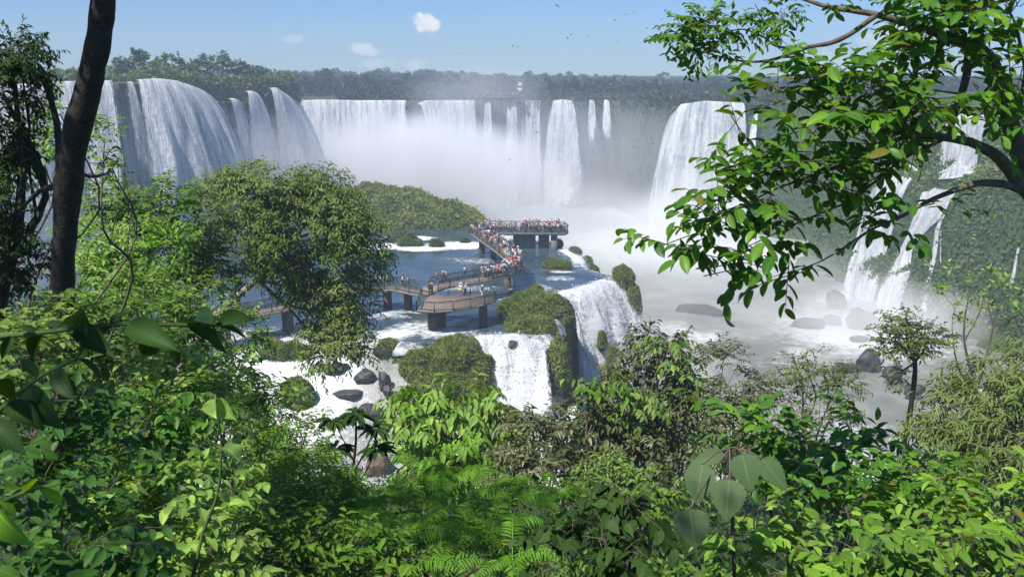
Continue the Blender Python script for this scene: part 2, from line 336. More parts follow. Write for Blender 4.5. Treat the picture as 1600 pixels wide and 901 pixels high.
# ------------------------------------------------------------------ plan of the place: polygons in metres
# lip of the upper plateau, from the left round the horseshoe to the right
LIP_L = [(40, 131, 198), (110, 127, 203), (185, 124, 208), (240, 123, 214), (290, 130, 223), (330, 146, 232), (380, 146, 245), (430, 138, 255), (468, 158, 266)]
PL = [tuple(P(x, y, d=d)[:2]) for x, y, d in LIP_L]
PLATEAU = [(-400, 150), (-190, 172)] + PL + [(-72, 296), (-100, 322), (-92, 336), (-60, 341), (-38, 343), (-34, 337), (-28, 344), (-10, 347), (8, 350), (25, 348), (43, 345), (48, 318),
           (53, 297), (58, 291), (78, 288), (98, 270), (113, 228), (117, 198), (121, 172), (133, 145), (170, 115), (420, 70), (420, 900), (-400, 900)]
SHELF = [(7.5, 156), (10, 148), (11.5, 140), (12, 134), (15, 129), (17.5, 126.2), (16.6, 124.5), (7.2, 115.8), (6.8, 108), (6.2, 100), (4.4, 95.2), (-3.9, 95.2), (-6, 92), (-13.5, 92.5), (-15, 96.5),
         (-60, 97), (-140, 95), (-200, 172), (-112, 200), (-90, 214), (-72, 240), (-60, 264), (-54, 240), (-46, 210), (-22, 203), (-9, 192), (-6, 172), (-1, 158)]
LOWER = [(9, 74), (9.5, 84), (7, 95.2), (-6, 95), (-15, 99), (-36, 99), (-30, 74)]
def sdf(poly, X, Y):
    """signed distance, negative inside"""
    p = np.array(poly); q = np.roll(p, -1, 0); d = np.full(X.shape, 1e18); ins = np.zeros(X.shape, bool)
    for (ax, ay), (bx, by) in zip(p, q):
        ex, ey = bx - ax, by - ay; wx, wy = X - ax, Y - ay
        t = np.clip((wx * ex + wy * ey) / (ex * ex + ey * ey), 0, 1)
        d = np.minimum(d, (wx - ex * t) ** 2 + (wy - ey * t) ** 2)
        c = (ay > Y) != (by > Y)
        with np.errstate(divide='ignore', invalid='ignore'):
            ins ^= c & (X < ex * (Y - ay) / (ey if ey else 1e-9) + ax)
    d = np.sqrt(d); return np.where(ins, -d, d)
HY = np.array([-60, 0, 1.6, 4, 8, 12, 20, 35, 50, 66, 90, 108, 130]); HZ = np.array([31, 28.4, 28.0, 26.3, 23.4, 20.8, 16.0, 7.6, 1.6, -5.0, -17, -25, -30])
def hillside(X, Y):
    yy = Y + 6 * fbm(np.stack([X * .04, Y * .04, X * 0], -1).reshape(-1, 3), 3, 5).reshape(X.shape) * sstep(6, 40, Y)
    h = np.interp(yy, HY, HZ)
    return h + 10 * sstep(-28, -46, X) * sstep(20, 60, Y) * sstep(112, 92, Y)
def plateau_z(X, Y): return 19.3 + 8.6 * sstep(-50, -68, X) * sstep(302, 262, Y) + 1.2 * sstep(70, 110, X)
def height(X, Y):
    sh = X.shape; pts = np.stack([X * .05, Y * .05, X * 0], -1).reshape(-1, 3)
    n1 = fbm(pts, 5, 1).reshape(sh); n2 = fbm(pts * 6, 4, 3).reshape(sh)
    z = np.full(sh, -24.2) + .8 * n2
    H = hillside(X, Y) + .8 * n2 * sstep(8, 30, Y)
    dl = sdf(LOWER, X, Y)
    low = -9.2 + 8.2 * sstep(80, 97, Y) * sstep(-7, -11, X) + .9 * n2
    z = np.maximum(z, low - 16 * sstep(0, 3.0, dl + 1.0 * n2))
    ds = sdf(SHELF, X, Y) + .5 * n2
    z = np.maximum(z, -1.3 + .25 * n2 - 24 * sstep(0, 2.2, ds))
    z = np.where((dl < 0) & (ds > 0) & (X < -7), low, z)
    dp = sdf(PLATEAU, X, Y) + 2.2 * n1 + 1.3 * n2
    right = sstep(60, 92, X) * sstep(262, 225, Y)
    pz = plateau_z(X, Y)
    d1 = np.clip(dp, 0, None)
    steep = pz - (pz + 26) * sstep(-.6, 5.5, dp + 1.5)
    dpr = dp + 4.5 * fbm(pts * 2.2 + 5.1, 4, 12).reshape(sh) * sstep(-4, 3, dp)
    tier = np.interp(np.clip(dpr, -3, 60), [-3, 0, 2.5, 13, 18.5, 26, 30, 38, 60], [1, .98, .70, .61, .22, .13, .06, .0, -.06]); tier = -24 + (pz + 24) * tier + 3.0 * n2 * sstep(-1, 6, dp)
    cl = steep * (1 - right) + tier * right
    z = np.maximum(z, np.where(dp < 60, cl, -60))
    z = np.where(dp < -2, pz + 1.0 * n1 + .5 * n2 + .006 * np.clip(-dp, 0, 200), z)
    # green island upstream of the footbridge and boulder bank on the right shore
    for (cx, cy, rx, ry, h) in ((-29, 183, 16, 15, 6.2), (-16, 176, 12, 10, 3.4), (-44, 190, 15, 12, 4.5), (-24, 170, 11, 6, 2.0)):
        r = np.sqrt(((X - cx) / rx) ** 2 + ((Y - cy) / ry) ** 2) + .22 * n2 + .15 * n1
        z = np.maximum(z, np.where(r < 1, -1 + (h + 1) * (1 - np.clip(r, 0, 1) ** 2.2), -60))
    bank = -26 + 12 * sstep(60, 105, X) * sstep(165, 120, Y) + 1.5 * n2
    z = np.maximum(z, bank)
    return np.maximum(z, H)
STEP = 1.15
gx = np.arange(-250, 262, STEP); gy = np.arange(-6, 470, STEP)
GX, GY = np.meshgrid(gx, gy); GZ = height(GX, GY)
def hz(x, y):
    """terrain height at points (bilinear)"""
    x = np.asarray(x, float); y = np.asarray(y, float)
    i = np.clip((x - gx[0]) / STEP, 0, len(gx) - 1.001); j = np.clip((y - gy[0]) / STEP, 0, len(gy) - 1.001)
    a = i.astype(int); b = j.astype(int); u = i - a; v = j - b
    return GZ[b, a] * (1 - u) * (1 - v) + GZ[b, a + 1] * u * (1 - v) + GZ[b + 1, a] * (1 - u) * v + GZ[b + 1, a + 1] * u * v
def grid_faces(nx, ny):
    i = np.arange(ny - 1)[:, None] * nx + np.arange(nx - 1)[None]
    return np.stack([i, i + 1, i + nx + 1, i + nx], -1).reshape(-1, 4)
mb = MB(); mb.add(np.stack([GX, GY, GZ], -1), grid_faces(len(gx), len(gy)))
terr = tag(mb.build('terrain', M['terrain'], smooth=True), kind='structure')
attr(terr, 'lush', (sstep(55, 85, GX) * sstep(300, 240, GY) * .75 + .25 * sstep(20, 60, GX) + sstep(-60, -20, -np.abs(GX + 28)) * 0 + sstep(80, 40, GY)).ravel())
mb = MB()
R = 9000
mb.add([[-R, 466, 17.5], [R, 466, 17.5], [R, R, 10], [-R, R, 10], [-R, -R, -30], [R, -R, -30], [R, 466, -30], [-R, 466, -30]], [[0, 1, 2, 3], [4, 5, 6, 7]])
tag(mb.build('ground', M['terrain']), kind='structure')

# ------------------------------------------------------------------ water sheets
def sheet(name, xr, yr, step, zf, keep, foamf, mat):
    x = np.arange(*xr, step); y = np.arange(*yr, step); X, Y = np.meshgrid(x, y); Z = zf(X, Y); f = grid_faces(len(x), len(y))
    k = keep(X, Y).ravel(); f = f[k[f].all(1)]
    used = np.unique(f); rm = np.full(X.size, -1); rm[used] = np.arange(len(used))
    mb = MB(); mb.add(np.stack([X, Y, Z], -1).reshape(-1, 3)[used], rm[f])
    o = tag(mb.build(name, mat, smooth=True), kind='structure'); attr(o, 'foam', foamf(X, Y).ravel()[used]); return o
N2 = lambda X, Y, s, seed=0, o=3: fbm(np.stack([X * s, Y * s, X * 0], -1).reshape(-1, 3), o, seed).reshape(X.shape)
def up_foam(X, Y):
    d = sdf(SHELF, X, Y)
    f = (.42 + .25 * N2(X, Y, .2, 41)) * sstep(-5, -.3, d) * sstep(175, 150, Y)
    blob = lambda cx, cy, rx, ry, a=.0: np.clip(1 - ((X - cx) / rx) ** 2 - ((Y - cy) / ry) ** 2, 0, 1)
    for (px, py, rx, ry) in ((720, 383, 8, 4.5), (660, 388, 6, 3), (610, 385, 6, 3.5), (640, 372, 6, 3)):
        c = P(px, py, 0); f = np.maximum(f, .8 * blob(c[0], c[1], rx, ry) ** .5)
    for (px, py, rx, ry, a) in ((780, 430, 2.6, 1.4, .6), (720, 450, 7, 2.2, .5), (830, 450, 4, 3, .55), (800, 465, 5, 2, .5), (650, 512, 4, 3.5, .55), (690, 520, 5, 2.5, .6), (620, 520, 3, 2.5, .75), (745, 408, 5, 3, .4), (875, 435, 3, 2, .5),
                             (600, 490, 5, 3, .5), (640, 490, 3.5, 2.5, .5), (720, 405, 4, 2, .35), (880, 425, 2.5, .9, .7)):
        c = P(px, py, 0); f = np.maximum(f, a * .95 * blob(c[0], c[1], rx, ry) ** .5)
    return f
sheet('river', (-210, 22), (90, 270), .55, lambda X, Y: .12 * N2(X, Y, .35, 4) + .0 - 1.3 * sstep(-.9, .6, sdf(SHELF, X, Y)), lambda X, Y: sdf(SHELF, X, Y) < .55, up_foam, M['river'])
def low_foam(X, Y):
    f = .10 + .65 * N2(X, Y, .06, 9) + .35 * N2(X, Y, .2, 19) + .18 * sstep(160, 130, X * .6 + Y)
    for cx, cy, r in ((73, 168, 22), (50, 262, 50), (20, 125, 18), (-20, 300, 60)): f = np.maximum(f, 1.0 * np.clip(1.15 - np.hypot(X - cx, Y - cy) / r, 0, 1))
    return f
sheet('lower_river', (-110, 130), (60, 350), 1.6, lambda X, Y: -22 + .5 * N2(X, Y, .16, 2), lambda X, Y: (X > -9) | (Y > 190), low_foam, M['river_silty'])
def rap_z(X, Y):
    base = -8.0 + 7.7 * sstep(80, 97.5, Y + 1.2 * N2(X, Y, .12, 31)) * sstep(-6, -11, X)
    return base + .30 * N2(X, Y, .33, 7, 3) + .40 * N2(X, Y, .16, 3) - .15
sheet('rapids', (-62, 9.5), (62, 98.5), .4, rap_z, lambda X, Y: (sdf(LOWER, X, Y) < .5) & ((X < -5.5) | (Y < 95)), lambda X, Y: .52 + .6 * N2(X, Y, .14, 8) + .35 * sstep(-12, 0, X), M['rapids'])

n = 40000; x = rng.uniform(-34, 9, n); y = rng.uniform(75, 97.5, n); k = (sdf(LOWER, x, y) < -.3) & ((x < -6) | (y < 92)) & (fbm(np.stack([x * .5, y * .28, x * 0], -1), 3, 51) > rng.uniform(-.2, .4, n)); x, y = x[k], y[k]; n = len(x)
z_ = rng.normal(size=(n, 3, 3)); z_ /= np.linalg.norm(z_, axis=2, keepdims=True)
mb = MB(); mb.add((np.stack([x, y, rap_z(x, y) + rng.random(n) ** 2 * .3], -1)[:, None] + z_ * rng.uniform(.04, .16, n)[:, None, None]).reshape(-1, 3), np.arange(n * 3).reshape(-1, 3)); tag(mb.build('foam', M['froth']), kind='stuff')
# ------------------------------------------------------------------ waterfalls
def resample(p, n):
    p = np.asarray(p, float); s = np.concatenate([[0], np.cumsum(np.linalg.norm(np.diff(p, axis=0), axis=1))]); t = np.linspace(0, s[-1], n)
    return np.stack([np.interp(t, s, p[:, k]) for k in range(p.shape[1])], -1), t
def waterfall(label, lip, zb, out=4.0, mat='fall', amp=1.0, du=.8, nv=46, dens=1.0, seed=0, spread=0.0, group=None, pre=1.6, side=.22, nf=1.0, inward=None, name='waterfall', thin_top=0.0, fade=None, flecks=0):
    lip = np.asarray(lip, float); L = np.linalg.norm(np.diff(lip, axis=0), axis=1).sum(); nu = max(7, int(L / du))
    p, t = resample(lip, nu)
    tg = np.gradient(p[:, :2], axis=0); nrm = np.stack([tg[:, 1], -tg[:, 0]], -1); nrm /= np.linalg.norm(nrm, axis=1)[:, None] + 1e-9
    for _ in range(4): nrm[1:-1] = (nrm[:-2] + nrm[1:-1] + nrm[2:]) / 3
    nrm /= np.linalg.norm(nrm, axis=1)[:, None]
    s = np.linspace(-.12, 1, nv); mid = (t - t.mean())
    V = np.zeros((nv, nu, 3)); D = np.zeros((nv, nu)); UV = np.zeros((nv, nu, 2))
    tn = tg / (np.linalg.norm(tg, axis=1)[:, None] + 1e-9)
    for j, sj in enumerate(s):
        H = p[:, 2] - zb
        if sj < 0: o = np.full(nu, pre * sj / .12); z = p[:, 2] + .05
        else: o = out * sj ** .9; z = p[:, 2] - H * sj ** 1.6
        q = np.stack([t * .45 * nf, z * .05 * nf + 0 * t, 0 * t + seed], -1)
        q2 = np.stack([t * .15 * nf, z * .03 * nf + 0 * t, 0 * t + seed + 9], -1)
        o = o + amp * max(sj, 0) ** .5 * (fbm(q, 4, seed) + 1.2 * fbm(q2, 2, seed + 3))
        sp = spread * max(sj, 0) * mid / max(abs(mid).max(), 1e-6)
        V[j, :, :2] = p[:, :2] + nrm * o[:, None] + tn * sp[:, None]; V[j, :, 2] = z
        e = np.minimum(t, t[-1] - t) / max(t[-1] * side, .05)
        D[j] = dens * np.clip(e + .02, 0, 1) ** .7 - (.35 * max(0, sj - .8) / .2 if fade is None else .8 * max(0, sj - fade) / (1 - fade)) - thin_top * (sj > 0) * (1 - sj)
        UV[j, :, 0] = t + seed * 13; UV[j, :, 1] = -z
    mb = MB(); mb.add(V, grid_faces(nu, nv)); o = tag(mb.build(name, M[mat], smooth=True), label, 'waterfall', group)
    attr(o, 'dens', D.ravel()); uvl = o.data.uv_layers.new(name='uv')
    vi = np.zeros(len(o.data.loops), np.int32); o.data.loops.foreach_get('vertex_index', vi)
    uvl.data.foreach_set('uv', UV.reshape(-1, 2)[vi].astype(np.float32).ravel())
    if flecks:
        a = rng.integers(0, nv, flecks); b = rng.integers(0, nu, flecks); k = D[a, b] > .25 + .5 * rng.random(flecks); a, b = a[k], b[k]; n = len(a)
        clus = fbm(np.stack([UV[a, b, 0] * .9, UV[a, b, 1] * .35, UV[a, b, 0] * 0], -1), 3, seed + 5); keep = clus > rng.uniform(-.5, .35, n); a, b = a[keep], b[keep]; n = len(a)
        p0 = V[a, b] + np.column_stack([nrm[b] * (rng.random(n) ** 2 * .55)[:, None], rng.normal(size=n) * .12 + .08]) + rng.normal(size=(n, 3)) * .08
        z_ = rng.normal(size=(n, 3, 3)); z_ /= np.linalg.norm(z_, axis=2, keepdims=True); s_ = rng.uniform(.04, .17, n) * (1 + .6 * (rng.random(n) < .1)); z_[:, :, 2] *= 1.5
        fm_ = MB(); fm_.add((p0[:, None] + z_ * s_[:, None, None]).reshape(-1, 3), np.arange(n * 3).reshape(-1, 3)); fo = fm_.build('froth', M['froth'], o); fo['kind'] = 'stuff'
    return o
def cast(x, y):
    d = np.arange(60, 330, .25); q = np.array([P(x, y, d=k) for k in d]); k = np.argmax(q[:, 2] < hz(q[:, 0], q[:, 1])); return q[k]
def drape(label, rows, off=.5, nu=14, nv=46, mat='fall', dens=1.0, seed=0, amp=.6, name='waterfall'):
    """water running down the terrain between a left and a right edge; rows = [(y, x left, x right)] where the edges cross the cliff"""
    r = np.array(rows, float); ys = np.linspace(r[0, 0], r[-1, 0], nv); V = np.zeros((nv, nu, 3)); D = np.zeros((nv, nu)); UV = np.zeros((nv, nu, 2)); u = np.linspace(0, 1, nu)
    for j, y in enumerate(ys):
        a = np.interp(y, r[:, 0], r[:, 1]); b = np.interp(y, r[:, 0], r[:, 2])
        for i in range(nu): V[j, i] = cast(a + (b - a) * u[i], y)
    for _ in range(5): V[1:-1] = (V[:-2] + V[1:-1] * 2 + V[2:]) / 4; V[:, 1:-1] = (V[:, :-2] + V[:, 1:-1] * 2 + V[:, 2:]) / 4
    for it in range(2):
        dn = np.gradient(V, axis=0); du_ = np.gradient(V, axis=1); N = np.cross(dn, du_); N /= np.linalg.norm(N, axis=2, keepdims=True) + 1e-9; N *= np.sign((N * (np.array([0, 0, CAMZ]) - V)).sum(2, keepdims=True))
        break
    wd = np.linalg.norm(V[:, -1] - V[:, 0], axis=1); dist = np.concatenate([[0], np.cumsum(np.linalg.norm(np.diff(V[:, nu // 2], axis=0), axis=1))])
    UV[..., 0] = u[None] * wd.mean() + seed * 13; UV[..., 1] = dist[:, None]
    n_ = fbm(np.stack([UV[..., 0] * .6, UV[..., 1] * .12, UV[..., 0] * 0], -1).reshape(-1, 3), 4, seed).reshape(nv, nu)
    e = np.minimum(u, 1 - u) / .12; D[:] = dens * np.clip(e + .25, 0, 1)[None]; D[0] *= .6
    V += N * (off + amp * n_ + .9 * off * np.sin(np.pi * u)[None])[..., None]
    mb = MB(); mb.add(V, grid_faces(nu, nv)); o = tag(mb.build(name, M[mat], smooth=True), label, 'waterfall'); attr(o, 'dens', D.ravel()); uvl = o.data.uv_layers.new(name='uv')
    vi = np.zeros(len(o.data.loops), np.int32); o.data.loops.foreach_get('vertex_index', vi); uvl.data.foreach_set('uv', UV.reshape(-1, 2)[vi].astype(np.float32).ravel()); return o
def lipp(l): return [P(x, y, d=d) for x, y, d in l]
def lx(l):     # points on the left lip at given photo columns
    a = np.array(LIP_L); return [P(x, np.interp(x, a[:, 0], a[:, 1]) if y is None else y, d=np.interp(x, a[:, 0], a[:, 2])) for x, y in l]
waterfall('broad white curtain of water behind the dark leaning trunk at left', lx([(-60, 133), (40, 131), (110, 127), (184, 126)]), -.5, 7, amp=1.6, du=.7, seed=1, side=.09, dens=1.12)
waterfall('thin torn veil of water covering the dark rock of the left cliff', lx([(60, 132), (185, 130), (230, 130), (300, 142), (345, 160), (400, 160), (450, 160)]), -.5, 2.2, 'fall_veil', amp=1.2, du=.6, seed=41, side=.03, thin_top=.35)
waterfall('narrow strand of water left of the widest shaded curtain', lx([(194, 128), (202, 128), (210, 128)]), -.5, 5, 'fall_thin', amp=.5, du=.4, seed=2, spread=1.5)
waterfall('widest shaded blue curtain bulging over the left cliff', lx([(209, 126), (226, 124), (250, 123), (275, 126), (300, 134), (322, 146)]), -.5, 11, amp=1.9, du=.6, seed=3, spread=4, side=.09, dens=1.12)
waterfall('second thin veil of water under the dark green left clifftop', lx([(358, 156), (366, 154), (374, 156)]), -.5, 4, 'fall_thin', amp=.4, du=.4, seed=4, spread=3)
waterfall('pale fan shaped veil beside the last shaded fall of the left cliff', lx([(384, 144), (394, 142), (403, 146)]), -.5, 5, 'fall_thin', amp=.5, du=.4, seed=5, spread=6)
waterfall('tall shaded fall at the right hand end of the left cliff', lx([(420, 139), (432, 137), (446, 146), (462, 158)]), -.5, 8, amp=1.1, du=.5, seed=6, spread=5, side=.09, dens=1.12)
CEN = 'falls along the far rim'
waterfall('long bright curtain of the far rim nearest the left cliff', lipp([(455, 158, 334), (500, 156, 338), (560, 157, 341), (638, 157, 343)]), -22, 9, amp=1.8, du=1.0, seed=7, group=CEN, side=.04)
waterfall('bright wide curtain breaking into spray under the plume of mist', lipp([(652, 164, 338), (668, 157, 341), (700, 157, 344), (745, 157, 346)]), -22, 10, amp=1.9, du=1.0, seed=8, group=CEN, side=.06)
for k, (x0, x1, d, sp, lab) in enumerate(((756, 768, 345, 3, 'thin far fall directly below the small far lookout'), (792, 808, 346, 3, 'thin far fall under the right end of the far lookout'), (860, 898, 346, 12, 'tallest double strand fall in the middle of the far rim'),
                                      (920, 929, 344, 4, 'left one of two slim falls on the hazy dark cliff'), (943, 952, 344, 4, 'right one of two slim falls on the hazy dark cliff'))):
    zb = -22 if k < 3 else -9
    waterfall(lab, lipp([(x0, 158, d), ((x0 + x1) / 2, 156, d), (x1, 158, d)]), zb, 7, 'fall', amp=.7, du=.4, seed=10 + k, spread=sp * .6, group=CEN, fade=None if k < 3 else .4)
waterfall('faint misty veil of water between the thin far falls', lipp([(772, 159, 346.5), (800, 158, 347), (830, 158, 348), (862, 158, 347.5)]), -22, 4, 'fall_veil', amp=.8, du=.6, seed=61, group=CEN, thin_top=.3)
waterfall('massive sunlit white fall left of the overhanging leafy branch', lipp([(1052, 178, 297), (1064, 163, 294), (1100, 158, 291), (1140, 160, 288), (1165, 162, 286)]), -22, 6.5, amp=1.8, du=.6, seed=20, spread=5, side=.05, dens=1.1)
waterfall('slim fall half hidden by leaves beside the massive fall', lipp([(1180, 172, 284), (1186, 170, 283)]), -20, 4, 'fall_thin', amp=.3, du=.3, seed=21, spread=3)
drape('upper white step of the falls behind the right branches', [(172, 1478, 1552), (200, 1474, 1550), (240, 1470, 1540), (285, 1462, 1528)], .8, 20, seed=22)
drape('lower left stream of the pair behind hanging dark leaves', [(262, 1378, 1440), (330, 1352, 1412), (400, 1330, 1392), (470, 1312, 1372), (506, 1306, 1366)], .8, 20, seed=23)
drape('lower right stream of the pair tumbling onto boulders', [(300, 1440, 1500), (340, 1432, 1478), (380, 1412, 1434), (430, 1386, 1424), (480, 1368, 1416), (508, 1358, 1412)], .8, 20, seed=24)
drape('slender cascade sliding down the mossy green right cliff', [(334, 1476, 1481), (354, 1463, 1472), (400, 1456, 1468), (440, 1446, 1458), (490, 1438, 1452)], .4, 5, mat='fall_thin', seed=25, amp=.2, dens=.95)
drape('short faint trickle beside the slender cascade on moss', [(358, 1468, 1474), (400, 1470, 1475), (412, 1470, 1475)], .3, 4, 12, mat='fall_thin', seed=26, amp=.1, dens=.85)
drape('trickling fall at the far right edge of the mossy cliff', [(386, 1593, 1598), (420, 1584, 1592), (452, 1576, 1586)], .3, 5, 16, mat='fall_thin', seed=27, amp=.15, dens=.9)
waterfall('roaring near fall pouring between two overgrown rocks', [(6.9, 114.6, -.2), (8.2, 116.4, .1), (9.8, 116.8, .2), (11.2, 119.4, .0), (12.8, 120.2, .15), (14.2, 123, .05), (16.4, 125.2, -.2)], -22.3, 8.5, 'fall_near', amp=1.0, du=.11, nv=150, seed=30, spread=1.5, side=.1, nf=4, dens=1.1, flecks=26000)
waterfall('small fall tumbling right of the grassy islet', [(-4.2, 94.2, -.1), (-3, 95.0, .0), (-1.5, 94.4, .12), (0, 95.2, .05), (1.4, 94.5, -.1), (2.6, 94.9, -.45), (3.6, 94.2, -.9), (4.4, 93.9, -1.5)], -8.0, 4.6, 'fall_near', amp=.7, du=.07, nv=120, seed=31, spread=2.4, side=.2, nf=5, dens=1.08, flecks=14000)
waterfall('low white chute over the shelf edge beside the round reed islet', [(11.4, 133.5, -.1), (11.5, 140, .05), (9.6, 147.5, 0)], -15, 5, 'fall_near', amp=.9, du=.3, nv=50, seed=32, side=.06, flecks=5000)

# ------------------------------------------------------------------ air and spray
def haze_box():
    mb = MB(); box(mb, (-1500, -60, -32), (1500, 1050, 62))
    q = NT('haze'); v = q.n('ShaderNodeVolumePrincipled', {'Color': (.70, .85, 1.0, 1), 'Density': .00078, 'Anisotropy': .15}); q.t.links.new(v.outputs[0], q.out.inputs[1])
    return tag(mb.build('haze', q.m), kind='stuff')
haze_box()
MISTN = 0
def mist(c, r, dens, noise=.035, **kw):
    global MISTN; MISTN += 1
    v, f = ICO[2]; mb = MB(); mb.add(v * np.asarray(r, float) * 1.15, f)
    o = mb.build('spray_mist', mist_mat('spray_mist', dens, noise, **kw)); o.location = c
    tag(o, kind='stuff'); return o
mist((-40, 316, -4), (56, 28, 23), .11)
mist((-22, 298, -9), (52, 40, 18), .022)
mist((22, 262, -16), (46, 56, 14), .013)
mist((40, 226, -17), (34, 44, 13), .018)
mist((56, 274, -16), (24, 18, 18), .05)
mist((-16, 338, 23), (34, 20, 12), .014, noise=.06)
mist((-70, 246, 2), (46, 36, 20), .018, noise=.04)
mist((76, 166, -19), (22, 15, 10), .05, noise=.08)
mist((66, 160, -19), (26, 20, 7), .018, noise=.1)
mist((48, 190, -16), (44, 44, 11), .010)
mist((22, 128, -16), (12, 12, 10), .03, noise=.12)
mist((8, 292, 0), (92, 58, 26), .0055, noise=.03)
mist((1, 89, -6.5), (5.5, 3.0, 2.6), .10, noise=.4)

# ------------------------------------------------------------------ footbridge with lookout decks
DZ = 3.0
bridge = thing('footbridge', (-9, 106, DZ), 'long crowded zigzag footbridge on brown piers over the river', 'footbridge')
def dpt(x, y): return P(x, y, DZ)[:2]
def offset(path, o):
    p = np.asarray(path, float); t = np.gradient(p, axis=0); t /= np.linalg.norm(t, axis=1)[:, None]; n = np.stack([t[:, 1], -t[:, 0]], -1); return p + n * o
def slab(poly, z, th, name='deck', mat='deck_wood'):
    p = np.asarray(poly, float); n = len(p); mb = MB()
    area = .5 * np.sum(p[:, 0] * np.roll(p[:, 1], -1) - np.roll(p[:, 0], -1) * p[:, 1])
    if area < 0: p = p[::-1]
    top = np.column_stack([p, np.full(n, z)]); bot = np.column_stack([p, np.full(n, z - th)])
    c = p.mean(0)
    side = [[i + n, (i + 1) % n + n, (i + 1) % n, i] for i in range(n)]
    mb.add(np.vstack([top, bot]), side)
    me = mb
    me.f.append(np.array([list(range(n))])); me.f.append(np.array([list(range(2 * n - 1, n - 1, -1))]))
    return me.build(name, M[mat], bridge)
def railing(path, z=DZ, gap=2.3, h=1.12):
    p = np.asarray(path, float); L = np.linalg.norm(np.diff(p, axis=0), axis=1); tot = L.sum()
    m = MB()
    for a, b in zip(p[:-1], p[1:]):
        a3 = np.array([*a, z + h]); b3 = np.array([*b, z + h]); bar(m, a3, b3, .055); bar(m, a3 - [0, 0, h - .14], b3 - [0, 0, h - .14], .025); bar(m, a3 - [0, 0, .16], b3 - [0, 0, .16], .02)
    for e in (p[0], p[-1]): bar(m, (*e, z + .1), (*e, z + h + .02), .03, up=(1, 0, 0))
    r = m.build('railing', M['rail'], bridge)
    n = max(1, int(round(tot / gap))); q, _ = resample(p, n + 1)
    for k in range(n + 1):
        pm = MB(); bar(pm, (*q[k], z + .003), (*q[k], z + h - .05), .055, up=(1, 0, 0)); o = pm.build('post', M['rail'], r)
    wm = MB()
    for a, b in zip(p[:-1], p[1:]): wm.add([[*a, z + .17], [*b, z + .17], [*b, z + h - .19], [*a, z + h - .19]], [[0, 1, 2, 3]])
    wm.build('mesh_panel', M['wire'], r)
    return r
def pier(x, y, sx=.55, sy=.5, top=DZ - .32, bot=-2.0, rot=0, mat='pier'):
    m = MB(); c, s = math.cos(rot), math.sin(rot); Rm = np.array([[c, -s, 0], [s, c, 0], [0, 0, 1]])
    box(m, (-sx, -sy, bot), (sx, sy, top), Rm); m.v[0] = m.v[0] + np.array([x, y, 0]); return m.build('pier', M[mat], bridge)
W = 1.15
pA = smooth_path([(-38, 90.5), (-30, 95.5), (-22, 103), (-17.2, 107.4)], 4)                       # approach behind the willow tree
pB = np.array([(-17.2, 107.4), (-15.4, 107.9), (-13, 106.2), (-10.6, 104.2)])                       # falls towards the lookout
pC = smooth_path([(-10.9, 106.6), (-8.4, 109.6), (-4.5, 112.3), (-1, 115.2), (.1, 118.2)], 5)      # curve out to the corner
pD = smooth_path([(.1, 118.2), (.2, 122), (-.2, 127), (-1.8, 133), (-4.2, 141), (-6.0, 147.5)], 4) # back ramp
def strip(path, wd): return np.vstack([offset(path, wd), offset(path, -wd)[::-1]])
slab(strip(pA, W), DZ, .24); slab(strip(pB, W), DZ - .004, .23); slab(strip(pC, W), DZ - .008, .22); slab(strip(pD, W + .2), DZ - .012, .24)
near_deck = [dpt(651, 484), dpt(676, 486.5), dpt(707, 484.5), dpt(738, 480), dpt(762, 474), dpt(775, 469), dpt(765, 459.5), dpt(745, 459), dpt(700, 461), dpt(672, 461)]
slab(near_deck, DZ + .004, .22)
far_deck = [(-7.4, 146.2), (-4.8, 147.2), (9.2, 147.0), (10.0, 148.6), (9.4, 152.2), (-6.6, 153.2)]
slab(far_deck, DZ + .004, .45, mat='concrete')
fr = np.array(near_deck)
railing(fr[[0, 1, 2, 3, 4, 5]]); railing(fr[[5, 6, 7, 8]], gap=2.6)
railing(offset(pA, W - .06)); railing(offset(pA, -W + .06)); railing(offset(pB, W - .06)); railing(offset(pB, -W + .06)[:3])
railing(np.vstack([offset(pB, W - .06)[-1], fr[0]]), gap=3)
railing(offset(pC, W - .06)[1:]); railing(offset(pC, -W + .06)[2:])
railing(offset(pD, W + .12)[1:]); railing(offset(pD, -W - .12)[2:-1])
railing(np.array([(-7.35, 146.25), (-6.9, 146.45)]), gap=1); railing(np.array([(-4.7, 147.25), (9.15, 147.05), (9.95, 148.6), (9.35, 152.15), (-6.55, 153.15), (-7.35, 146.3)]))
for x, y, sz in ((606, 478, .5), (638, 482, .5), (676, 514, .52), (690, 506, .5), (755, 508, .5), (793, 449, .5), (753, 392, .5), (771, 402, .5)):
    c = P(x, y, 0); pier(c[0], c[1], sz, sz, bot=-2)
pier(-27, 98.5); pier(-33, 93.6)
for x0, x1, y0, y1 in ((.2, 4.2, 148.5, 151), (4.75, 6.6, 148.6, 151), (6.9, 8.0, 147.5, 149.2)):
    m = MB(); box(m, (x0, y0, -2), (x1, y1, DZ - .42)); m.build('pier', M['concrete'], bridge)

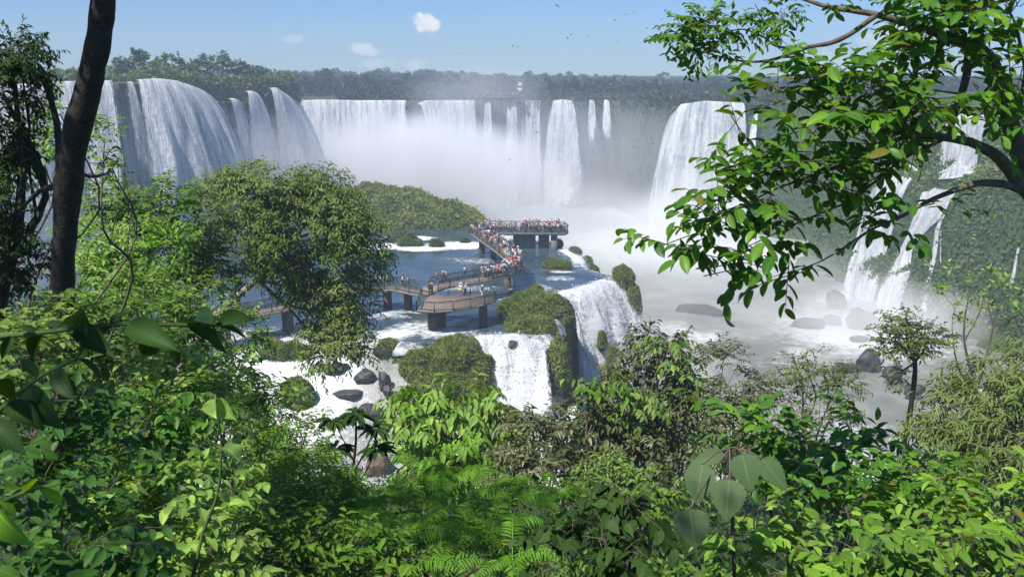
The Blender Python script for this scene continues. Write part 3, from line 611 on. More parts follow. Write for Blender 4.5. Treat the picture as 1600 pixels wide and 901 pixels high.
# ------------------------------------------------------------------ people
SKIN = [(.42, .25, .17), (.30, .17, .11), (.50, .32, .23), (.20, .11, .07)]
def skin_mesh(name, verts, edges, radii, root, sub=1):
    me = bpy.data.meshes.new(name); me.from_pydata(verts, edges, []); o = bpy.data.objects.new(name, me); C.objects.link(o)
    md = o.modifiers.new('skin', 'SKIN'); md.use_smooth_shade = True
    for i, r in enumerate(radii):
        sv_ = me.skin_vertices[0].data[i]; sv_.radius = (r, r) if not isinstance(r, tuple) else r; sv_.use_root = (i == root)
    sd = o.modifiers.new('sub', 'SUBSURF'); sd.levels = sub; sd.render_levels = sub
    dg = bpy.context.evaluated_depsgraph_get(); dg.update(); out = bpy.data.meshes.new_from_object(o.evaluated_get(dg)); out.name = name
    bpy.data.objects.remove(o); bpy.data.meshes.remove(me); return out
def pose(kind):
    """joints of a 1.7 m person facing -Y: pelvis, chest, neck, head, arms, legs"""
    lean = {'stand': 0, 'lean': .16, 'photo': .03, 'walk': .05}[kind]
    J = {'pel': (0, 0, .92), 'wai': (0, -lean * .35, 1.08), 'che': (0, -lean * .8, 1.30), 'nek': (0, -lean, 1.46), 'hd1': (0, -lean - .025, 1.56), 'hd2': (0, -lean - .02, 1.64)}
    st = {'walk': (.20, -.18)}.get(kind, (.03, -.02))
    for s, k, f in ((1, 'R', st[0]), (-1, 'L', st[1])):
        J['hip' + k] = (.09 * s, 0, .88); J['kne' + k] = (.10 * s, -f * .55 - .02, .48); J['ank' + k] = (.105 * s, -f * .9 + .03, .08); J['toe' + k] = (.12 * s, -f * .9 - .13, .035)
        J['sho' + k] = (.19 * s, -lean * .95, 1.39)
        if kind == 'lean': J['elb' + k] = (.25 * s, -lean - .12, 1.16); J['wri' + k] = (.16 * s, -lean - .34, 1.10); J['han' + k] = (.13 * s, -lean - .42, 1.09)
        elif kind == 'photo': J['elb' + k] = (.24 * s, -.20, 1.24); J['wri' + k] = (.10 * s, -.33, 1.46); J['han' + k] = (.07 * s, -.36, 1.53)
        elif kind == 'walk': J['elb' + k] = (.25 * s, f * .5 - .03, 1.13); J['wri' + k] = (.24 * s, f * .7 - .16, .93); J['han' + k] = (.23 * s, f * .7 - .22, .86)
        else: J['elb' + k] = (.26 * s, .02, 1.12); J['wri' + k] = (.25 * s, -.08, .90); J['han' + k] = (.24 * s, -.11, .82)
    return J
RB = dict(pel=.125, wai=.115, che=.135, nek=.055, hd1=.085, hd2=.085, hip=.085, kne=.058, ank=.04, toe=.035, sho=.062, elb=.042, wri=.028, han=.034)
EB = [('pel', 'wai'), ('wai', 'che'), ('che', 'nek'), ('nek', 'hd1'), ('hd1', 'hd2')] + [e for k in 'RL' for e in (('pel', 'hip' + k), ('hip' + k, 'kne' + k), ('kne' + k, 'ank' + k), ('ank' + k, 'toe' + k), ('che', 'sho' + k), ('sho' + k, 'elb' + k), ('elb' + k, 'wri' + k), ('wri' + k, 'han' + k))]
def part_mesh(name, J, keys, grow, cut=None):
    keys = [k for k in keys if k in J]; ed = [(keys.index(a), keys.index(b)) for a, b in EB if a in keys and b in keys]
    vs = [list(J[k]) for k in keys]; rad = [RB[k.rstrip('RL') if k[-1] in 'RL' else k] + grow for k in keys]
    if cut:
        for k, (to, t) in cut.items():
            i = keys.index(k); vs[i] = [a * (1 - t) + b * t for a, b in zip(J[k], J[to])]
    return skin_mesh(name, vs, ed, rad, keys.index('pel') if 'pel' in keys else keys.index('che'))
KITS = []
for kind in ('stand', 'lean', 'photo', 'walk'):
    J = pose(kind)
    body = part_mesh('person_' + kind, J, list(J), 0)
    shirt = part_mesh('shirt_' + kind, J, ['wai', 'che', 'shoR', 'elbR', 'shoL', 'elbL', 'pel'], .018, {'elbR': ('shoR', .25), 'elbL': ('shoL', .25)})
    pants = part_mesh('trousers_' + kind, J, ['pel', 'hipR', 'kneR', 'ankR', 'hipL', 'kneL', 'ankL'], .016, {'ankR': ('kneR', .1), 'ankL': ('kneL', .1)})
    shorts = part_mesh('shorts_' + kind, J, ['pel', 'hipR', 'kneR', 'hipL', 'kneL'], .02, {'kneR': ('hipR', .1), 'kneL': ('hipL', .1)})
    hx, hy, hz_ = J['hd2']
    def dome(name, brim, long):
        m = MB(); v, f = ICO[2]; v = v.copy() * np.array([.105, .118, .108]); keep = v[f].mean(1)[:, 2] > (-.015 if not long else -.2)
        if long: keep &= ~((v[f].mean(1)[:, 1] < -.05) & (v[f].mean(1)[:, 2] < .035))
        m.add(v + np.array([hx, hy + .012, hz_ + .012]), f[keep])
        if brim:
            a = np.linspace(0, 2 * np.pi, 14, endpoint=False); r0, r1 = .10, brim
            m.add(np.vstack([np.column_stack([hx + r * np.cos(a), hy + .01 + r * np.sin(a) - (.03 if r == r1 else 0), np.full(14, hz_ + .02 - (.012 if r == r1 else 0))]) for r in (r0, r1)]), [[i, (i + 1) % 14, 14 + (i + 1) % 14, 14 + i] for i in range(14)])
        return m.mesh(name, True)
    KITS.append(dict(body=body, shirt=shirt, trousers=pants, shorts=shorts, hair=dome('hair', 0, False), long_hair=dome('long_hair', 0, True), hat=dome('hat', .2, False), cap=dome('cap', .15, False)))
CLO = {n: plain('cloth_' + n, c, .8) for n, c in dict(white=(.78, .78, .77), pink=(.72, .12, .32), red=(.55, .03, .04), navy=(.03, .045, .13), blue=(.06, .16, .50), black=(.018, .018, .02), grey=(.25, .25, .26), teal=(.03, .42, .42), yellow=(.75, .58, .06),
       orange=(.75, .20, .04), beige=(.50, .42, .30), purple=(.22, .08, .35), green=(.06, .25, .10), brown=(.14, .08, .05), lilac=(.55, .45, .62), turquoise=(.15, .55, .62)).items()}
SKM = [plain('skin_%d' % i, c, .55) for i, c in enumerate(SKIN)]; HAIR = [plain('hair_black', (.012, .010, .009), .5), plain('hair_brown', (.06, .033, .018), .5), plain('hair_fair', (.30, .20, .09), .5)]
for kit in KITS:
    for me in kit.values():
        me.materials.clear(); me.materials.append(SKM[0])
        if not me.polygons: continue
        me.polygons.foreach_set('use_smooth', np.ones(len(me.polygons), bool))
used_labels = set()
prng = random.Random(42)
TOPS = ['white'] * 6 + ['pink'] * 3 + ['red'] * 2 + ['navy'] * 3 + ['blue'] * 2 + ['black'] * 3 + ['grey'] * 2 + ['teal', 'yellow', 'orange', 'beige', 'purple', 'green', 'lilac', 'turquoise']
def person(x, y, z, face, where, kind=None, top=None, bot=None, hd=None, group='visitors on the footbridge', s=None):
    for tries in range(400):
        T = top or prng.choice(TOPS); B = bot or prng.choice(['black', 'navy', 'beige', 'grey', 'blue', 'white', 'brown', 'green']); sh = prng.random() < .35
        H = hd or prng.choice(['dark hair', 'dark hair', 'brown hair', 'fair hair', 'long dark hair', 'long brown hair', 'white hat', 'beige hat', 'black cap', 'red cap', 'white cap', 'blue cap'])
        lab = f"person in {T} top, {B} {'shorts' if sh else 'trousers'}, {H}, {where}"
        if lab not in used_labels: break
        if tries > 40: top = bot = hd = None
    used_labels.add(lab)
    k = kind if kind is not None else prng.choice([0, 0, 1, 1, 2, 3]); kit = KITS[k]
    def ob(name, me, m, par):
        o = bpy.data.objects.new(name, me); C.objects.link(o); o.parent = par
        o.material_slots[0].link = 'OBJECT'; o.material_slots[0].material = m; return o
    r = ob('person', kit['body'], SKM[prng.choice([0, 0, 1, 2, 2, 3])], None); r.location = (x, y, z); r.rotation_euler = (0, 0, face); sc = s or prng.uniform(.92, 1.06); r.scale = (sc, sc, sc)
    tag(r, lab, 'person', group)
    ob('shirt', kit['shirt'], CLO[T], r); ob('shorts' if sh else 'trousers', kit['shorts' if sh else 'trousers'], CLO[B], r)
    if 'hair' in H: ob('hair', kit['long_hair' if 'long' in H else 'hair'], HAIR[0 if 'dark' in H else 1 if 'brown' in H else 2], r)
    else: ob('hat' if 'hat' in H else 'cap', kit['hat' if 'hat' in H else 'cap'], CLO[H.split()[0]], r)
    return r
taken = []
def free(x, y, dmin):
    if any((x - a) ** 2 + (y - b) ** 2 < dmin * dmin for a, b in taken): return False
    taken.append((x, y)); return True
def crowd(path, n, hw, where, z=DZ, edge=.6, dmin=.42):
    p = np.asarray(path, float); q, t = resample(p, 200); tg = np.gradient(q, axis=0); tg /= np.linalg.norm(tg, axis=1)[:, None]; nr = np.stack([tg[:, 1], -tg[:, 0]], -1); k = 0
    for tries in range(n * 40):
        if k >= n: break
        i = prng.randrange(200); e = prng.random() < edge; sgn = prng.choice([-1, 1]); o = sgn * (hw - .28) if e else prng.uniform(-hw + .35, hw - .35)
        x, y = q[i] + nr[i] * o
        if not free(x, y, dmin): continue
        d = nr[i] * sgn if e else tg[i] * prng.choice([-1, 1]); f = math.atan2(d[0], -d[1]) + prng.uniform(-.5, .5)
        person(x, y, z, f, where[min(len(where) - 1, int(i / 200 * len(where)))], kind=(prng.choice([1, 1, 2, 0]) if e else None)); k += 1
crowd([(-4.2, 148.2), (9.2, 148.0)], 52, .95, ['far lookout rail, left part', 'far lookout rail, middle part', 'far lookout rail, right part', 'far lookout, outer right corner'], dmin=.36, edge=.75)
crowd([(2, 150.8), (9.0, 150.6)], 26, 1.4, ['second row on far lookout', 'rear right of far lookout'], edge=.3)
crowd([(-6.2, 151.0), (-2, 151)], 16, 1.6, ['left rear of far lookout'], edge=.4)
crowd(pD[-12:], 34, W + .15, ['halfway up the back ramp', 'on the upper back ramp', 'top end of back ramp'], dmin=.4)
crowd(pD[:9], 36, W + .15, ['crowded right corner of footbridge', 'just behind the crowded corner', 'foot of back ramp'], dmin=.38)
crowd(pC[11:], 34, W, ['rail left of crowded corner', 'beside the crowded corner rail'], dmin=.38)
for x, y, wh, kd, tp, hd_, kw in ((612, 0, '', 3, 'orange', 'dark hair', pC), (0, 0, '', 0, 'red', 'white cap', pC), (0, 0, '', 0, 'grey', 'dark hair', pC)): pass
def at_px(x, y, where, kind, top, bot, hd, face=0.0, z=DZ):
    p = P(x, y, z); person(p[0], p[1], z, face, where, kind, top, bot, hd); taken.append((p[0], p[1]))
at_px(682.5, 443, 'walking above the near lookout', 3, 'orange', 'grey', 'dark hair', 1.2)
at_px(692, 441.5, 'beside the person in orange', 0, 'red', 'navy', 'white cap', 1.4)
at_px(697, 441, 'close behind person in red', 0, 'grey', 'black', 'dark hair', -1.0)
at_px(726.5, 432.5, 'alone on bare footbridge stretch', 3, 'white', 'navy', 'dark hair', -1.3)
at_px(605, 447, 'left of two near willow', 3, 'white', 'beige', 'brown hair', 1.5)
at_px(610, 446, 'right of two near willow', 0, 'black', 'grey', 'dark hair', -1.5)
at_px(629, 448, 'leaning where footbridge turns', 1, 'white', 'black', 'dark hair', 1.0)
at_px(638, 450, 'walking where footbridge turns', 3, 'beige', 'brown', 'dark hair', 1.2)
at_px(671, 460, 'mouth of near lookout', 3, 'brown', 'black', 'dark hair', -.6)
at_px(675, 459, 'second at near lookout mouth', 0, 'grey', 'black', 'dark hair', -.4)
at_px(720, 462, 'left of near lookout pair', 0, 'white', 'yellow', 'white hat', 2.8)
at_px(727, 461.5, 'right of near lookout pair', 1, 'grey', 'black', 'beige hat', 2.6)
at_px(753, 465, 'right rail of near lookout', 2, 'black', 'white', 'white cap', 1.9)
at_px(595, 450, 'half hidden by willow leaves', 3, 'beige', 'black', 'dark hair', 1.5)

# ------------------------------------------------------------------ leaves and plants
def tmpl(ts, ws, fold=.25, bend=.18, low=False):
    V = [(0, 0, 0)]; Fq = []; n = len(ts)
    if n == 0: return np.array([(0, 0, 0), (-.5, .45, .06), (0, 1, -.05), (.5, .45, .06)], float), np.array([[0, 3, 2, 1]])
    for t, q in zip(ts, ws): V += [(-q / 2, t, q * fold * .5 - bend * t * t), (0, t, -bend * t * t), (q / 2, t, q * fold * .5 - bend * t * t)]
    V.append((0, 1, -bend)); e = len(V) - 1
    for i in range(n - 1):
        a = 1 + 3 * i; Fq += [[a, a + 1, a + 4, a + 3], [a + 1, a + 2, a + 5, a + 4]]
    T = [[0, 1, 0, 0]]
    tri = [[0, 2, 1], [0, 3, 2], [e, e - 3, e - 2], [e, e - 2, e - 1]]
    return np.array(V, float), (np.array(Fq) if Fq else np.zeros((0, 4), int)), np.array(tri)
LEAF = {'fine': tmpl([.05, .14, .26, .40, .54, .68, .80, .90, .96], [.26, .56, .84, .98, 1.0, .84, .56, .26, .10], .3, .28), 'round': tmpl([.08, .25, .5, .75, .92], [.45, .85, 1.0, .82, .42], .22, .2), 'oval': tmpl([.15, .45, .75], [.62, 1.0, .72]), 'oval2': tmpl([.4], [1.0]), 'lance': tmpl([.25, .6], [.9, .85], .2, .25), 'quad': tmpl([], []), 'heart': tmpl([.06, .28, .5, .72, .9], [.72, 1.0, .95, .62, .22], .12, .12),
        'blade': (np.array([(-.5, 0, 0), (.5, 0, 0), (.22, .6, .03), (0, 1, -.1)], float), np.array([[0, 1, 2, 3]]))}
def norm(a): return a / (np.linalg.norm(a, axis=-1, keepdims=True) + 1e-9)
def put_leaves(mb, kind, pos, axis, nrm, L, Wd):
    T = LEAF[kind]; V = T[0]; n = len(pos); ax = norm(axis); nr = norm(nrm - ax * (nrm * ax).sum(-1, keepdims=True)); sd = np.cross(ax, nr)
    L = np.broadcast_to(L, (n,)); Wd = np.broadcast_to(Wd, (n,))
    W_ = pos[:, None] + sd[:, None] * (V[None, :, 0:1] * Wd[:, None, None]) + ax[:, None] * (V[None, :, 1:2] * L[:, None, None]) + nr[:, None] * (V[None, :, 2:3] * L[:, None, None])
    off = (np.arange(n) * len(V))[:, None, None]
    mb.add(W_.reshape(-1, 3), *[(f[None] + off).reshape(-1, f.shape[1]) for f in T[1:] if len(f)], lu=np.tile(V[:, :2], (n, 1)))
def rvec(n): return norm(rng.normal(size=(n, 3)))
def clump_leaves(mb, c, r, L, Wd, kind='oval2', cover=3.0, droop=.3, per=7, lobes=9, twl=None, tw=None, up=.7, fill=.55):
    """twigs spread through uneven lobes of one clump; leaves alternate along each twig"""
    c = np.asarray(c, float); r = np.asarray(r, float)
    area = math.pi * r[0] * max(r[2], r[1] * .7); nl = int(cover * area / (.5 * L * Wd)); nt_ = max(3, nl // per); twl = twl or L * 2.2
    lc = rvec(lobes) * rng.uniform(.35, .9, (lobes, 1)); lr = rng.uniform(.28, .55, lobes)
    k = rng.integers(0, lobes, nt_); d = rvec(nt_); d[:, 2] = np.where(rng.random(nt_) < .65, np.abs(d[:, 2]), d[:, 2])
    p = lc[k] + d * (lr[k] * (1 - (1 - fill) * rng.random(nt_) ** 1.5))[:, None]
    base = c + p * r; outw = norm(norm(p * r) * .8 + d * .7 + rvec(nt_) * .45 + np.array([0, 0, .15]))
    td = norm(outw + np.array([0, 0, -droop * .6])); m = nt_ * per
    t = np.tile((np.arange(per) + .5) / per, nt_); T = np.repeat(td, per, 0); O = np.repeat(outw, per, 0)
    pos = np.repeat(base, per, 0) + T * (t * twl)[:, None] + np.array([0, 0, -1]) * (droop * .35 * twl * t ** 2)[:, None]
    side = norm(np.cross(T, np.array([.05, .02, 1.0])) + rvec(m) * .25) * np.where(np.arange(m) % 2, 1, -1)[:, None]
    ax = norm(T * .55 + side * .85 + rvec(m) * .3 + np.array([0, 0, -droop]))
    nr = norm(np.array([0, 0, up]) + O * .35 + rvec(m) * .45)
    s = rng.uniform(.65, 1.15, m)
    put_leaves(mb, kind, pos, ax, nr, L * s, Wd * s)
    if tw is not None:
        for a, b in zip(base[::2], td[::2]): tube(tw, [a - b * twl * .5, a + b * twl * .5, a + b * twl - np.array([0, 0, droop * .3 * twl])], [L * .035, L * .025, L * .012], 3)
    return base
def wclump(x, y, d, rx, ry, deep=1.0):
    c = P(x, y, d=d); k = np.linalg.norm(c - [0, 0, CAMZ]) / F; return c, np.array([rx * k, (rx + ry) * .5 * k * deep, ry * k])
def plant(name, label, cat, clumps, L, Wd, mat, kind='oval2', cover=3.0, droop=.3, stem='bark', base=None, limbs=True, trunk=None, group=None, leafpart='foliage', stempart='stem', twigs=False, srad=None, per=7, lobes=9, fill=.55, deep=1.0, up=.7, twl=None):
    cs = [wclump(*q, deep) for q in clumps]; cen = np.mean([c for c, _ in cs], 0)
    if base is None: base = np.array([cen[0], cen[1], 0]); base[2] = float(hz(base[0], base[1])) - .1
    base = np.asarray(base, float); root = thing(name, base, label, cat, group)
    fm = MB(); tm = MB(); sm = MB(); rr = np.max([r.max() for _, r in cs]); sr = srad or max(.012, .035 * rr)
    for c, r in cs: clump_leaves(fm, c, r, L, Wd, kind, cover, droop, per, lobes, twl, sm if twigs else None, up, fill)
    if trunk is not None: tp = np.asarray(trunk, float); tube(sm, smooth_path(tp, 5)[:, :3], smooth_path(tp, 5)[:, 3], 8, .12, 3); start = tp[-1, :3]; sr = tp[-1, 3] * .7
    else: start = base
    if limbs:
        for c, r in cs:
            a = start; b = c + np.array([0, 0, r[2] * .3]); m1 = a * .6 + b * .4 + rng.normal(size=3) * .08 * np.linalg.norm(b - a); m2 = a * .25 + b * .75 + rng.normal(size=3) * .06 * np.linalg.norm(b - a)
            pp = smooth_path([a, m1, m2, b], 4); tube(sm, pp, np.linspace(sr, sr * .3, len(pp)), 6, .08, 2)
            for q in range(5):
                e = c + rvec(1)[0] * r * .75; s0 = pp[int(rng.integers(len(pp) // 2, len(pp)))]; mid = (s0 + e) / 2 + rng.normal(size=3) * .08 * np.linalg.norm(e - s0)
                tube(sm, [s0, mid, e], [sr * .32, sr * .2, sr * .08], 5)
    fm.build(leafpart, M[mat], root, smooth=False)
    if sm.n: sm.build(stempart, M[stem], root, smooth=True)
    return root

# ------------------------------------------------------------------ rocks and grassy islets
def rock_mb(c, r, sub=3, rough=.32, seed=0, fr=1.3, flat=.0, cuts=0):
    v, f = ICO[sub]; k = 1 + rough * fbm(v * fr + seed * 7.3, 4, seed) + .10 * fbm(v * fr * 4 + seed, 3, seed + 2); q = v * k[:, None]
    r_ = np.random.default_rng(seed + 100)
    for _ in range(cuts):
        nn = r_.normal(size=3); nn /= np.linalg.norm(nn); dd = q @ nn; lim = r_.uniform(.55, .85); q = q - np.where(dd > lim, dd - lim, 0)[:, None] * nn * .92
    if flat: q[:, 2] = np.where(q[:, 2] > flat, flat + (q[:, 2] - flat) * .3, q[:, 2])
    m = MB(); m.add(q * np.asarray(r, float) + np.asarray(c, float), f); return m
def on_rapids(x, y):
    d = np.arange(70, 100, .1); q = np.array([P(x, y, d=k) for k in d]); k = np.argmax(q[:, 2] < rap_z(q[:, 0], q[:, 1])); return q[k]
def rock(label, x, y, z, r, mat='rock', seed=0, sink=.3, flat=.0, rot=0):
    c = P(x, y, z)
    if -8.4 < z < -4: c = on_rapids(x, y) if x < 760 else c; z = c[2]
    m = rock_mb((0, 0, 0), r, 4, .42, seed, 1.5, flat, 9); o = m.build('rock', M[mat], smooth=False); o.location = (c[0], c[1], z + r[2] * (1 - sink) - r[2] * .3); o.rotation_euler = (0, 0, rot)
    return tag(o, label, 'rock', 'rocks standing in the river')
rock('dark flat rock in the white rapids just under the willow tree', 520, 578, -4.3, (1.7, 1.1, .7), seed=1)
rock('angular dark boulder in the middle of the white rapids', 572, 592, -5.0, (1.35, 1.0, .9), seed=2, rot=.4)
rock('tall split boulder standing upright in the rapids', 600, 606, -5.6, (.75, .7, 1.5), seed=3)
rock('lower piece leaning beside the tall split boulder', 606, 616, -6.0, (.55, .6, 1.0), seed=4)
rock('long slab of rock lying across the rapids', 545, 617, -6.2, (1.9, .9, .7), seed=5, flat=.2)
rock('dark boulder at the foot of the rapids behind the drooping tree', 582, 645, -7.2, (1.6, 1.1, .75), seed=6)
rock('reddish brown boulder beside the lowest white water', 590, 742, -8.5, (1.5, 1.3, 1.5), 'rock_red', seed=7, sink=.1)
rock('grey wet boulder at the foot of the small fall', 866, 627, -7.6, (1.5, 1.1, 1.0), seed=8, sink=.15)
rock('low dark rock left of the grey wet boulder', 822, 641, -7.7, (1.0, .7, .45), seed=9)
rock('small black rock on the lip of the small fall', 801, 541, -.5, (.62, .55, .6), seed=10)
rock('tilted wet ledge of rock beneath the near lookout', 655, 500, -.55, (3.2, 1.9, .75), seed=11, rot=-.5, flat=.3)
rock('rounded boulder in the mist left of the paired falls', 1305, 478, -21.5, (2.6, 2, 3), seed=12)
rock('low rock left of three at the foot of the paired falls', 1262, 510, -22, (3.6, 2, 1.7), seed=13)
rock('flat rock between two boulders below the paired falls', 1296, 505, -22, (3.0, 1.8, 1.5), seed=14)
rock('round boulder in front of the white foam of the paired falls', 1346, 512, -22, (3.6, 2.6, 2.7), seed=15)
rock('half sunk rock in the silty water right of centre', 1345, 532, -22, (2.4, 1.6, .9), seed=16)
rock('broad dark rock shelf in the misty lower river', 1100, 492, -22.9, (7, 4, 1.5), seed=17)
rock('craggy boulder on the right bank behind the small slender tree', 1355, 572, -21.5, (2.4, 2.0, 2.6), seed=18)
rock('low shore rock left of the craggy boulder', 1322, 578, -22, (3.0, 2, 1.2), seed=19)
rock('shore rock half covered by the slender tree', 1395, 590, -21, (2.2, 1.8, 1.5), seed=20)
rock('dark fallen rock at the foot of the right bank slope', 1430, 612, -20.5, (2.0, 1.6, 1.2), seed=21)
rock('brown ledge of rock below the round reed islet', 862, 426, -.35, (3.4, .8, .35), 'rock_red', seed=22)

def islet(label, lumps, n, bl=.45, bw=.10, mat='moss_grass', rockmat='rock', name='grassy_islet', cat='islet', group='green islets in the river', kind='quad'):
    """rocky core with a thick coat of grass and leaves; lumps = [(centre, radii, shaggy)]"""
    root = thing(name, np.asarray(lumps[0][0]) - [0, 0, lumps[0][1][2]], label, cat, group); rm = MB(); gm = MB(); lumps = list(lumps)
    for c, r, sh in list(lumps):
        if sh >= .8 and r[0] > 1.2:
            for q in range(11):
                v = rvec(1)[0]; v[2] = abs(v[2]) * .8 + .15; v /= np.linalg.norm(v); b = rng.uniform(.16, .36); lumps.append((np.asarray(c) + v * np.asarray(r) * .88, np.array([b, b, b * rng.uniform(.7, 1.3)]) * np.mean(r), 1.0))
    for i, (c, r, sh) in enumerate(lumps):
        m = rock_mb(c, np.asarray(r) * (.88 if sh > .15 else .96), 3, .22, i + 3, 1.4); rm.add(np.concatenate(m.v), *m.f)
        if not sh: continue
        k = int(n * 2.6 * sh * r[0] * max(r[1], r[2])); v = rvec(k); v[:, 2] = np.where(v[:, 2] < -.45, -v[:, 2], v[:, 2])
        s = 1 + .22 * fbm(v * 1.4 + (i + 3) * 7.3, 4, i + 3); tuft = .16 * fbm(v * 3.5 + i, 3, 77) + .05
        pos = np.asarray(c) + v * (s * .94 + tuft)[:, None] * np.asarray(r); nr = norm(v / np.asarray(r)); ax = norm(nr * .45 + rvec(k) * .8 + np.array([0, 0, .25]))
        L = bl * 1.25 * rng.uniform(.5, 1.25, k); put_leaves(gm, kind, pos - ax * L[:, None] * .3, ax, rvec(k) * .6 + nr * .9 + np.array([0, 0, .6]), L, bw * rng.uniform(.7, 1.3, k))
    bm2 = MB()
    for c, r, sh in list(lumps):
        if sh >= .8 and r[0] > 2.25 and r[0] > .8 * r[2]:
            for q in range(10):
                v = rvec(1)[0]; v[2] = abs(v[2]) * .8 + .25; v /= np.linalg.norm(v); b = rng.uniform(.28, .75) * min(1, np.mean(r) / 3)
                clump_leaves(bm2, np.asarray(c) + v * np.asarray(r) * rng.uniform(.92, 1.08), np.array([b, b, b * rng.uniform(.8, 1.5)]), .34, .10, 'lance' if q % 2 else 'oval2', 1.5, .25, 6, 5, .5, None)
    if bm2.n: bm2.build('shrubs', M['leaf_fresh'], root)
    rm.build('rock_core', M['moss_rock' if max(q[2] for q in lumps) > .15 else rockmat], root, smooth=True)
    if gm.n: gm.build('grass', M[mat], root)
    return root
c1 = P(838, 486, d=107); c2 = P(828, 522, d=99.5)
islet('large two humped green islet right of the near lookout', [(c1 + [0, 0, -1.2], (4.6, 4.2, 3.6), 1), (c2 + [0, 0, -.6], (3.3, 2.8, 2.7), 1), ((5.0, 103.5, -6), (2.6, 4.2, 5.8), .25), ((4.6, 98.8, -5), (2.2, 3.4, 4.5), .25), ((5.4, 95.3, -4.2), (1.5, 2.2, 4.0), .4), ((5.6, 108, -8), (2.2, 5, 7), .2)], 270, .5, .13)
islet('broad flat topped grassy islet between the rapids and the small fall', [((-9.8, 92.3, -2.9), (3.3, 2.8, 2.5), 1), ((-6.6, 92.5, -1.9), (3.1, 3.0, 2.7), 1), ((-4.4, 91.8, -3.2), (2.3, 2.4, 2.6), 1), ((-7.3, 90, -5), (4.8, 2.6, 2.8), .5), ((-4.4, 90.5, -5.2), (2.0, 2.4, 3.2), .3)], 300, .42, .11)
p = on_rapids(605, 552) + [0, 0, .5]; islet('small boulder with a mossy cap beside the willow tree', [(p + [0, 0, -.6], (1.7, 1.4, 1.4), .0), (p + [.2, .1, .2], (1.35, 1.1, .95), .9)], 320, .3, .08)
p = on_rapids(470, 628) + [0, 0, .6]; islet('mossy boulder left of the rapids under the willow', [(p, (1.8, 1.5, 2.0), 0), (p + [-.5, 0, .35], (1.6, 1.3, 1.8), .8)], 260, .3, .08)
p = on_rapids(449, 552) + [0, 0, .4]; islet('low yellowish grassy islet behind the willow trunk', [(p + [0, 0, -.5], (3.2, 1.6, 1.3), .9)], 260, .35, .09)
p = P(972, 425, d=124.5); islet('dark overgrown pillar of rock at the brink of the near fall', [(p + [.2, 0, -1.2], (1.7, 1.8, 2.0), 1), ((17.8, 124, -5.5), (1.7, 2, 4.8), .7), ((19.2, 123.2, -9.5), (1.4, 1.8, 4), .6)], 300, .38, .1)
p = P(950, 500, d=116); islet('mossy rock breaking through the near fall', [((12.6, 113.6, -6.3), (.7, .7, 1.6), .9), ((13.8, 112.4, -10.2), (.9, .9, 3.4), .7)], 300, .3, .09)
p = P(870, 418, 0); islet('round bright reed islet right of the footbridge', [(p + [0, 0, .1], (2.3, 1.3, 1.0), 1)], 420, .45, .09)
p = P(889, 600, d=97); islet('bright bush at the foot of the dark rock wall', [(p + [0, 0, -1], (1.6, 1.5, 1.9), 1)], 300, .4, .12)
p = P(873, 384, 0); islet('dark rounded rock beside the far lookout pier', [(p + [0, 0, .3], (.95, .9, 1.1), .25)], 300, .2, .08, mat='leaf_dark')
for lab, px, py, r in (('tufted islet with white water round it, left of the far lookout', 682, 385, (1.4, 1.0, 1.0)), ('dark tufted islet below the end of the green island', 640, 384, (2.3, 1.3, 1.3)), ('tiny round bush islet alone in the blue water', 608, 405, (.85, .8, 1.0)), ('small bush islet close to the green island', 625, 376, (2.6, 1.4, 1.3)), ('tiny tuft on the white water near the back ramp', 726, 378, (.9, .6, .5))):
    p = P(px, py, 0); islet(lab, [(p + [0, 0, r[2] * .25], r, 1)], 300, .4, .12, mat='shrub_far')
p = P(905, 392, d=146); islet('dark mossy rock rib beside the low white chute', [((11.0, 146, -.3), (1.2, 2.4, .9), .5), ((12.6, 139.5, -1.2), (1.0, 4, 1.4), .5), ((13.2, 134.0, -1.2), (1.0, 2.6, 1.3), .6)], 200, .3, .1, mat='shrub_far')
m = MB(); a = P(408, 520, .2); b = on_rapids(470, 556) + [0, 0, .25]; tube(m, smooth_path([a, a * .5 + b * .5 + [0, 0, .15], b], 4), [.32, .3, .28, .27, .26, .24, .22, .2, .16], 7, .15)
tag(m.build('fallen_log', M['rock_red'], smooth=True), 'brown fallen log lying over the white water behind the willow', 'log')

# ------------------------------------------------------------------ far ground cover (uncountable) and far trees
def cover(name, pts, L, W_, mat, kind='quad', up=.6):
    mb = MB(); n = len(pts); ax = norm(rvec(n) + np.array([0, 0, .35])); s = rng.uniform(.6, 1.4, n)
    put_leaves(mb, kind, pts, ax, rvec(n) + np.array([0, -.3, up]), L * s, W_ * s); return tag(mb.build(name, M[mat]), kind='stuff')
def scatter(n, xr, yr, ok, zoff=0.0):
    x = rng.uniform(*xr, n); y = rng.uniform(*yr, n); k = ok(x, y); x, y = x[k], y[k]; return np.stack([x, y, hz(x, y) + zoff], -1)
def lumpy(p, amp, s, seed): q = p.copy(); q[:, 2] += amp * np.clip(fbm(p * [s, s, 0], 3, seed) + .25, 0, 1) * rng.uniform(.2, 1, len(p)); return q
isl = scatter(70000, (-62, -2), (160, 206), lambda x, y: hz(x, y) > -.2)
cover('island_scrub', lumpy(isl, 2.2, .25, 4), .5, .3, 'moss_grass')
rim = scatter(130000, (-70, 130), (285, 400), lambda x, y: (sdf(PLATEAU, x, y) < 1.0) & (sdf(PLATEAU, x, y) > -60) & (hz(x, y) > 15) & (fbm(np.stack([x * .03, y * .03, x * 0], -1), 2, 6) > -.9))
rim = rim[~((rim[:, 0] < -2) & (sdf(PLATEAU, rim[:, 0], rim[:, 1]) > -9))]
cover('rim_shrubbery', lumpy(rim, 4.0, .06, 14), 1.7, 1.1, 'forest_far')
